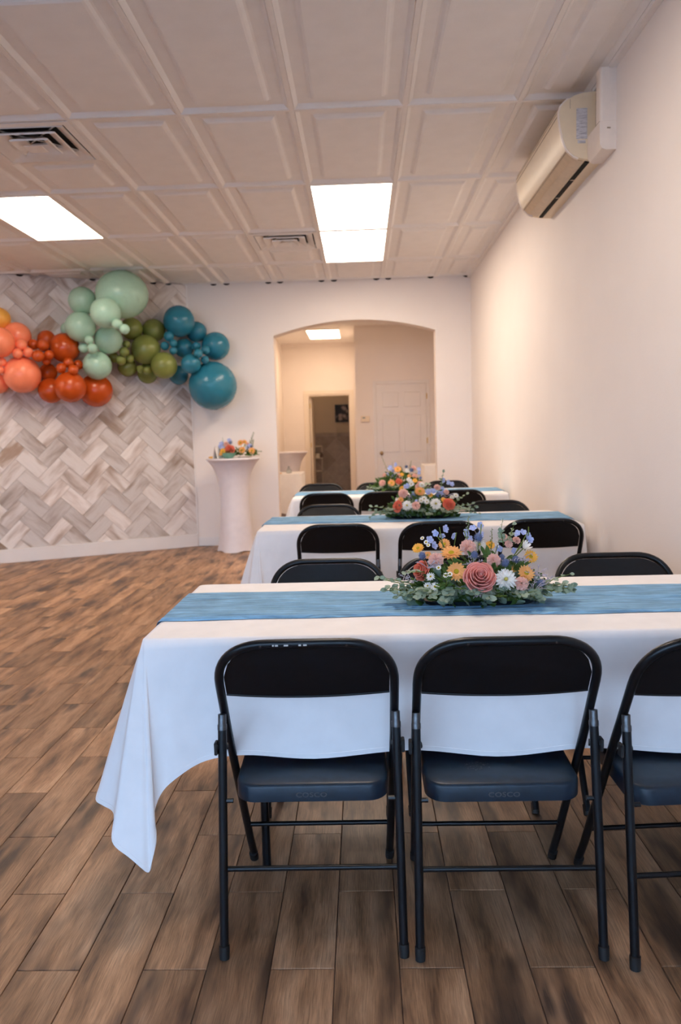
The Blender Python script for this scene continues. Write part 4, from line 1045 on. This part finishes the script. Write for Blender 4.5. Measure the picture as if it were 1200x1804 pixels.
B1=[("rose",-0.011,-0.110,0.096,0.0464),("rose_coral",-0.171,0.000,0.099,0.0313),("gerbera_side",-0.081,-0.010,0.152,0.0328),("gerbera",-0.076,-0.090,0.110,0.0293),("gerbera_yellow",-0.178,0.040,0.162,0.0194),("gerbera",-0.092,0.080,0.167,0.0197),("gerbera",-0.146,0.080,0.133,0.0144),("gerbera_yellow",0.052,0.080,0.161,0.0161),("gerbera",0.132,-0.070,0.097,0.0269),("gerbera_yellow",0.159,-0.010,0.136,0.0224),("mum",0.064,-0.110,0.087,0.0331),("aster",-0.149,-0.060,0.091,0.0153),("aster",-0.139,-0.080,0.065,0.0152),("aster",-0.158,-0.060,0.063,0.0136),("mum",0.014,0.060,0.165,0.0213),("bell",0.140,0.000,0.162,0.0190),("bell",0.168,-0.030,0.071,0.0154),("carnation",-0.028,0.000,0.172,0.0243),("carnation",-0.131,-0.040,0.140,0.0222),("carnation",0.039,-0.060,0.138,0.0203),("carnation",0.112,-0.110,0.076,0.0207),("carnation",0.092,0.060,0.190,0.0124),("carnation",0.103,0.040,0.171,0.0123),("carnation",0.136,0.080,0.177,0.0125),("gerbera",0.105,-0.020,0.100,0.0120),("thistle",-0.169,-0.010,0.147,0.0130),("thistle",0.005,0.010,0.196,0.0148),("thistle",-0.018,-0.060,0.155,0.0118),("thistle",0.072,-0.070,0.130,0.0135),("thistle",0.068,-0.030,0.141,0.0103),("thistle",0.178,-0.060,0.063,0.0135),("thistle",0.110,-0.030,0.133,0.0120),("delph",-0.123,0.030,0.210,0.0123),("delph",-0.095,0.030,0.222,0.0140),("delph",-0.102,0.050,0.200,0.0106),("delph",-0.070,0.040,0.200,0.0123),("delph",-0.128,0.060,0.168,0.0142),("delph",-0.138,0.080,0.182,0.0126),("delph",-0.023,0.050,0.207,0.0141),("delph",-0.005,0.060,0.219,0.0124),("delph",0.016,0.060,0.228,0.0124),("delph",0.021,0.080,0.196,0.0125),("delph",-0.013,0.070,0.186,0.0107),("delph",0.157,0.030,0.196,0.0140),("delph",0.148,0.050,0.203,0.0123),("delph",0.162,0.020,0.185,0.0139),("delph",0.136,0.070,0.197,0.0125),("delph",0.077,0.060,0.155,0.0124),("delph",0.121,0.060,0.145,0.0107),("chamomile",-0.098,-0.120,0.109,0.0082),("chamomile",-0.129,-0.100,0.125,0.0083),("chamomile",-0.111,-0.120,0.106,0.0083),("chamomile",-0.153,0.040,0.181,0.0079),("chamomile",-0.147,0.030,0.173,0.0070),("chamomile",-0.163,0.060,0.191,0.0071)]
B2=[("rose_coral",-0.155,-0.140,0.084,0.0372),("rose_coral",0.148,-0.140,0.090,0.0371),("mum",-0.101,-0.160,0.088,0.0336),("mum",0.067,-0.160,0.094,0.0370),("carnation",-0.049,-0.170,0.091,0.0252),("carnation",-0.119,-0.060,0.158,0.0292),("gerbera",-0.015,-0.040,0.161,0.0345),("gerbera_yellow",0.120,-0.120,0.113,0.0203),("gerbera_yellow",-0.119,0.000,0.178,0.0209),("aster",0.005,-0.090,0.120,0.0239),("aster",-0.013,-0.100,0.111,0.0204),("aster",0.020,-0.110,0.104,0.0204),("aster",0.201,-0.040,0.131,0.0207),("aster",0.177,-0.040,0.122,0.0172),("mum",0.001,0.020,0.195,0.0209),("gerbera",-0.135,-0.090,0.117,0.0205),("carnation",-0.022,0.040,0.190,0.0175),("carnation",0.098,0.020,0.182,0.0209),("carnation",0.149,-0.020,0.155,0.0173),("gerbera_yellow",0.049,-0.020,0.137,0.0173),("delph",0.039,-0.020,0.155,0.0208),("delph",0.068,0.000,0.156,0.0208),("delph",-0.091,0.000,0.191,0.0209),("delph",0.172,0.060,0.205,0.0176),("delph",0.187,0.040,0.195,0.0175),("delph",0.141,0.060,0.220,0.0176),("delph",0.129,0.020,0.167,0.0209),("delph",-0.047,-0.140,0.115,0.0101),("delph",0.114,-0.020,0.149,0.0208),("thistle",0.095,-0.040,0.138,0.0172),("thistle",-0.056,-0.040,0.138,0.0172),("bell",-0.163,-0.090,0.107,0.0205),("bell",-0.078,0.040,0.213,0.0210),("aster",-0.062,0.020,0.203,0.0209)]
B3=[("gerbera",-0.065,-0.140,0.084,0.0346),("rose_coral",0.000,-0.140,0.097,0.0296),("gerbera",-0.003,-0.020,0.196,0.0352),("carnation",-0.148,-0.120,0.090,0.0298),("carnation",0.004,-0.060,0.142,0.0250),("gerbera_yellow",0.030,-0.060,0.152,0.0200),("gerbera",0.094,-0.060,0.135,0.0200),("gerbera_yellow",0.139,-0.120,0.098,0.0248),("carnation",0.144,-0.060,0.139,0.0250),("carnation",0.141,0.020,0.205,0.0227),("bell",0.067,-0.020,0.169,0.0301),("carnation",-0.120,-0.040,0.149,0.0201),("delph",-0.014,0.040,0.234,0.0228),("delph",-0.035,-0.040,0.142,0.0251),("delph",-0.089,-0.040,0.154,0.0201),("delph",-0.066,0.020,0.210,0.0253),("delph",0.186,0.020,0.189,0.0202),("delph",0.187,-0.020,0.160,0.0201),("delph",-0.048,-0.020,0.187,0.0201),("thistle",0.074,0.000,0.218,0.0151),("thistle",0.118,-0.020,0.187,0.0201),("thistle",0.192,-0.080,0.119,0.0149),("aster",0.085,-0.120,0.109,0.0248),("carnation",0.183,-0.120,0.072,0.0248)]
# front arrangement
c1 = thing('flower_arrangement', 'large arrangement with a big pink rose on the front table runner', 'flowers', (.345, 2.30, .7475), group='flower arrangements in black trays')
tray(c1, .185, .085); mound(c1, .185, .08, .15, 380, .042, 1); mound(c1, .20, .085, .11, 260, .036, 4, 'leaf', .34)
for k, x, y, z, r in B1: flower(c1, k, x, y, z, r)
for i in range(34):
    a = -pi*.98+pi*.96*i/33+FR.uniform(-.06, .06); x = .175*cos(a); y = .062*sin(a); d = (cos(a)*.9, sin(a)*.75-.1, FR.uniform(-.02, .30))
    sprig(c1, (x, y, .026+FR.uniform(0, .026)), d, FR.uniform(.055, .09)+.03*abs(cos(a)), 4, .031, FR.choice(('leaf', 'leaf', 'leaf2')), droop=.25)
for p, d, L_ in (((-.19, -.02, .06), (-1, -.1, .25), .10), ((-.20, .02, .05), (-1, .2, .15), .11), ((.18, -.02, .05), (1, -.1, .35), .10), ((.17, -.03, .035), (1, -.2, .05), .09), ((.10, .05, .16), (.3, 0, 1), .07), ((.085, .03, .165), (-.2, -.3, 1), .05), ((.0, -.085, .03), (.2, -1, .1), .05), ((-.10, -.08, .03), (-.3, -1, .1), .06), ((.13, -.08, .03), (.5, -1, .05), .06), ((-.165, -.03, .10), (-1, -.3, .1), .06)):
    sprig(c1, p, d, L_, 4, .024, FR.choice(('leaf', 'leaf2')), droop=.2)
for p, d, L_ in (((-.105, -.075, .06), (-.1, -.8, .5), .07), ((-.09, -.07, .05), (.3, -.8, .3), .07), ((-.12, -.07, .05), (-.3, -.8, .4), .06), ((.02, -.095, .035), (.5, -.8, .15), .07), ((.05, -.09, .03), (.9, -.5, .1), .06), ((.11, -.06, .05), (.1, -.8, .4), .05)):
    sprig(c1, p, d, L_, 5, .026, 'green', 'leafy_stem', True, .15, .17, 1)
spike(c1, (-.035, .04, .12), (-.022, .03, .262), 22, .0055, 'leaf2', 'bud_spike'); spike(c1, (.06, .05, .13), (.085, .04, .250), 18, .0045, 'white', 'bud_spike'); spike(c1, (.045, .05, .12), (.050, .035, .222), 14, .004, 'stem', 'bud_spike')
for a, b in (((-.10, .05, .08), (-.112, .03, .228)), ((-.08, .05, .1), (-.122, .03, .205)), ((-.085, .05, .1), (-.06, .03, .21)), ((-.02, .05, .1), (-.035, .04, .215)), ((.0, .06, .1), (.02, .05, .232)), ((.10, .04, .1), (.155, .02, .205)), ((.08, .04, .08), (.145, .01, .18)), ((.15, .03, .15), (.158, .015, .225))):
    A, Bv = Vector(a), Vector(b); MB().tube([A, A.lerp(Bv, .5)+Vector((.006, 0, .01)), Bv], .0016, 6).obj('stem', FM['stem'], c1, True)
for i, p in enumerate(((-.155, -.05, .115), (-.04, -.10, .045), (.15, -.085, .045), (.17, -.05, .085), (.12, -.02, .125), (-.2, .0, .06), (.19, -.03, .06), (-.02, -.04, .12), (.0, -.09, .035))): twigs(c1, p, 9, .05, i)
# middle arrangement
c2 = thing('flower_arrangement', 'arrangement with two coral roses on the middle table runner', 'flowers', (.36, 4.64, .7475), group='flower arrangements in black trays')
tray(c2, .20, .09); mound(c2, .20, .10, .16, 300, .05, 2); mound(c2, .20, .10, .12, 200, .04, 5, 'leaf', .34)
for k, x, y, z, r in B2: flower(c2, k, x, y, z, r, True)
for i in range(22):
    a = -pi*1.0+pi*1.0*i/21; x = .185*cos(a); y = .07*sin(a)
    sprig(c2, (x, y, .03+FR.uniform(0, .03)), (cos(a)*.9, sin(a)*.8-.1, FR.uniform(0, .35)), FR.uniform(.06, .1)+.05*abs(cos(a)), 4, .032, FR.choice(('leaf', 'leaf2')), split=False, droop=.25)
sprig(c2, (-.2, -.03, .05), (-1, -.2, .0), .13, 5, .028, 'leaf', split=False); sprig(c2, (.2, -.01, .03), (1, 0, .0), .15, 5, .026, 'leaf', split=False)
sprig(c2, (.12, .06, .15), (.25, 0, 1), .12, 5, .03, 'leaf', split=False, droop=.05); sprig(c2, (.2, 0, .08), (.8, 0, .8), .09, 4, .03, 'leaf2', split=False, droop=.1)
for i, p in enumerate(((-.1, 0, .12), (.15, 0, .12), (.05, .03, .15))): twigs(c2, p, 9, .06, 20+i)
# far arrangement
c3 = thing('flower_arrangement', 'small-looking peach and orange arrangement on the farthest table runner', 'flowers', (.315, 6.74, .7475), group='flower arrangements in black trays')
tray(c3, .18, .085); mound(c3, .19, .10, .17, 320, .055, 3)
for k, x, y, z, r in B3: flower(c3, k, x, y, z, r, True)
for i in range(16):
    a = -pi+pi*i/15; x = .17*cos(a); y = .06*sin(a); sprig(c3, (x, y, .03), (cos(a), sin(a)*.8-.1, FR.uniform(.0, .4)), .10, 4, .036, FR.choice(('leaf', 'leaf2', 'green')), split=False, droop=.25)
spike(c3, (-.08, .05, .15), (-.15, .06, .33), 12, .006, 'stem', 'bud_spike'); spike(c3, (.1, .04, .15), (.12, .05, .27), 14, .007, 'green', 'bud_spike'); spike(c3, (-.06, .04, .15), (-.045, .05, .26), 12, .006, 'blue', 'bud_spike')

# ------------------------------------------------------------------ pedestal table by the feature wall
PX, PY = -1.438, 8.42
pt = thing('cocktail_table', 'tall cocktail table in a white stretch cover beside the tiled wall', 'table', (PX, PY, 0))
prof = []
for (r, z) in catmull([(.208, .0), (.203, .02), (.186, .12), (.170, .30), (.158, .50), (.160, .66), (.178, .80), (.212, .905), (.262, .985), (.292, 1.015), (.296, 1.028), (.288, 1.036)], 4): prof.append((r, z))
def cover():
    mb = MB(); n = 48; vs = []; fs = []
    for (r, z) in prof:
        for k in range(n):
            a = 2*pi*k/n; q = max(0, 1-z/.35); rr = r*(1+.055*q*cos(4*a+.6)+.02*max(0, min(1, (1.0-z)))*cos(4*a+.6)); vs.append((rr*cos(a), rr*sin(a), z+.012*q*max(0, -cos(4*a+.6))))
    m = len(prof)
    for i in range(m-1):
        for k in range(n): fs.append((i*n+k, i*n+(k+1) % n, (i+1)*n+(k+1) % n, (i+1)*n+k))
    fs.append(tuple((m-1)*n+k for k in range(n))); fs.append(tuple(reversed(range(n)))); mb.add(vs, fs); return mb.mesh('stretch_cover', SPANDEX, True, 60)
cov = cover(); link('stretch_cover', cov, pt)
MB().lathe([(.27, 1.000), (.282, 1.005), (.282, 1.030), (.27, 1.0345)], 32).obj('tabletop', WHITEP, pt, True, 40)
MB().tube([(0, 0, .03), (0, 0, 1.0)], .03, 12).lathe([(.16, .004), (.16, .02), (.03, .03)], 20).obj('pole', BLACK, pt)
PZ = 1.0365
bw = thing('flower_bowl', 'green bowl of flowers on the cocktail table, one large rust bloom', 'flowers', (-1.468, 8.30, PZ))
MB().lathe([(.045, 0), (.05, .004), (.075, .03), (.090, .062), (.086, .062), (.07, .034), (.01, .012)], 24).obj('bowl', plain('sage green glaze', (.13, .30, .22), .3), bw, True, 50)
m_ = mound(bw, .075, .06, .08, 70, .04, 7); m_.location.z = .045
dk = link('dahlia', None)
bpy.data.objects.remove(dk)
for k, x, y, z, r in (('rose_coral', .028, -.05, .095, .045), ('gerbera_yellow', -.045, -.055, .078, .033), ('carnation', -.02, .0, .155, .026), ('thistle', .02, .03, .175, .02), ('delph', -.07, .0, .16, .024), ('delph', -.082, .0, .135, .022), ('delph', -.055, -.02, .115, .024), ('delph', .015, .02, .195, .022), ('gerbera', -.075, -.05, .05, .018)):
    flower(bw, k, x, y, z, r*1.2, True, (x*3, -1, .3))
spike(bw, (-.05, .01, .1), (-.058, .01, .235), 12, .008, 'leaf2', 'bud_spike')
dz = thing('flower_arrangement', 'low arrangement of orange flowers in a white dish on the cocktail table', 'flowers', (-1.30, 8.40, PZ))
MB().lathe([(.05, 0), (.07, .004), (.088, .018), (.084, .018), (.06, .006)], 24).obj('dish', WHITEP, dz, True, 50)
m_ = mound(dz, .11, .055, .11, 110, .045, 8); m_.location.z = .015
for k, x, y, z, r in (('gerbera', -.02, -.06, .085, .033), ('gerbera', .085, -.05, .075, .034), ('gerbera', -.045, .0, .165, .03), ('gerbera', .0, .0, .17, .026), ('mum', .0, -.03, .125, .03), ('delph', .045, -.03, .11, .026), ('delph', .06, -.01, .13, .022), ('thistle', .075, -.02, .12, .016), ('carnation', .03, .02, .15, .018)):
    flower(dz, k, x, y, z, r*1.2, True, (x*3, -1, .35))
spike(dz, (.045, .02, .12), (.105, .03, .285), 16, .010, 'green', 'bud_spike'); spike(dz, (.07, .02, .1), (.10, .02, .205), 12, .010, 'green', 'bud_spike')
sprig(dz, (.08, -.03, .05), (1, -.2, .25), .10, 4, .04, 'green', split=False, point=1, w=.25); sprig(dz, (.07, -.04, .03), (1, -.4, -.02), .09, 4, .04, 'green', split=False, point=1, w=.25); sprig(dz, (.04, -.05, .03), (.3, -1, 0), .06, 3, .04, 'green', split=False, point=1, w=.25)
vs = thing('tent_card', 'folded white card standing left of the green bowl', 'card', (-1.585, 8.30, PZ), radians(62))
cm = plain('white card', (.78, .73, .70), .7)
MB().prism([(-.035, 0), (-.033, 0), (.001, .135), (-.001, .137)], 'x', -.05, .05).obj('card_face', cm, vs); MB().prism([(.035, 0), (.033, 0), (-.001, .135), (.001, .137)], 'x', -.05, .05).obj('card_face', cm, vs)
pk = thing('flower_pick', 'small orange bloom with a green leaf lying at the table edge', 'flower', (-1.655, 8.30, PZ+.006))
MB().lathe([(.004, -.004), (.026, .0), (.034, .008), (.022, .018), (.004, .020)], 12).obj('bloom', FM['yellow'], pk, True)
lf = link('leaf', leaf_mesh('green', .3, 1), pk, (.03, 0, .008), (0, 0, -pi/2), (.055, .06, .05))

# ------------------------------------------------------------------ tables in the hall behind the arch
ct = thing('cocktail_table', 'cocktail table in a white stretch cover standing in the hall, top showing', 'table', (-1.14, 11.6, 0))
link('stretch_cover', cov, ct, None, None, (1.05, 1.05, .985))
MB().tube([(0, 0, .03), (0, 0, .98)], .03, 10).obj('pole', BLACK, ct)
def side_table(x0, x1, y0, y1, h, label, tl, drop=.5):
    t = thing('side_table', label, 'table', ((x0+x1)/2, (y0+y1)/2, 0)); hx, hy = (x1-x0)/2, (y1-y0)/2
    MB().box(-hx+.01, hx-.01, -hy+.01, hy-.01, h-.03, h-.004).obj('tabletop', WHITEP, t)
    for sx in (-1, 1):
        for sy in (-1, 1): MB().tube([(sx*(hx-.06), sy*(hy-.06), 0), (sx*(hx-.06), sy*(hy-.06), h-.03)], .012, 8).obj('leg', BLACK, t)
    c = MB(); n = 48; S = []
    for k in range(n):
        a = 2*pi*k/n; ca, sa = cos(a), sin(a); s = max(abs(ca)/hx, abs(sa)/hy); S.append((ca/s, sa/s, 1+.03*sin(a*9)+(.16 if abs(abs(ca)/hx-abs(sa)/hy) < .9 else 0)))
    vs_ = [(x, y, h) for x, y, f in S]+[(x*1.01, y*1.01, h-.006) for x, y, f in S]+[(x*(1+.06*f), y*(1+.06*f), h-drop*f) for x, y, f in S]
    fs_ = [tuple(range(n))]+[(r*n+k, r*n+(k+1) % n, (r+1)*n+(k+1) % n, (r+1)*n+k) for r in (0, 1) for k in range(n)]
    c.add(vs_, fs_); me = c.mesh('tablecloth', CLOTH, True, 50); fixnormals(me); o = link('tablecloth', me, None, t.location); tag(o, tl, 'tablecloth')
    return t
side_table(-1.42, -0.85, 10.5, 11.15, .735, 'small table under a white cloth just inside the arch at the left', 'white cloth on the small table just inside the arch at the left', .56)
side_table(0.86, 1.22, 10.6, 11.2, .80, 'small table under a white cloth just inside the arch at the right', 'white cloth on the small table just inside the arch at the right', .5)
g = MB().lathe([(.02, 0), (.034, .003), (.040, .03), (.033, .05), (.018, .062), (.012, .09), (.016, .10), (.013, .10), (.009, .09), (.014, .064), (.03, .05), (.036, .03), (.03, .008), (.004, .006)], 18).obj('glass_vase', plain('clear glass', (.85, .88, .9), .05, trans=.9, var=.01), None, True, 50, (-1.04, 10.7, .736)); tag(g, 'small clear glass vase on the white side table inside the arch', 'vase')
g = MB().lathe([(.004, 0), (.03, .004), (.034, .010), (.02, .016), (.004, .017)], 12).obj('cookie', plain('golden biscuit', (.62, .33, .10), .8), None, True, 50, (-1.16, 10.58, .7355)); tag(g, 'small golden treat lying on the side table inside the arch', 'treat')
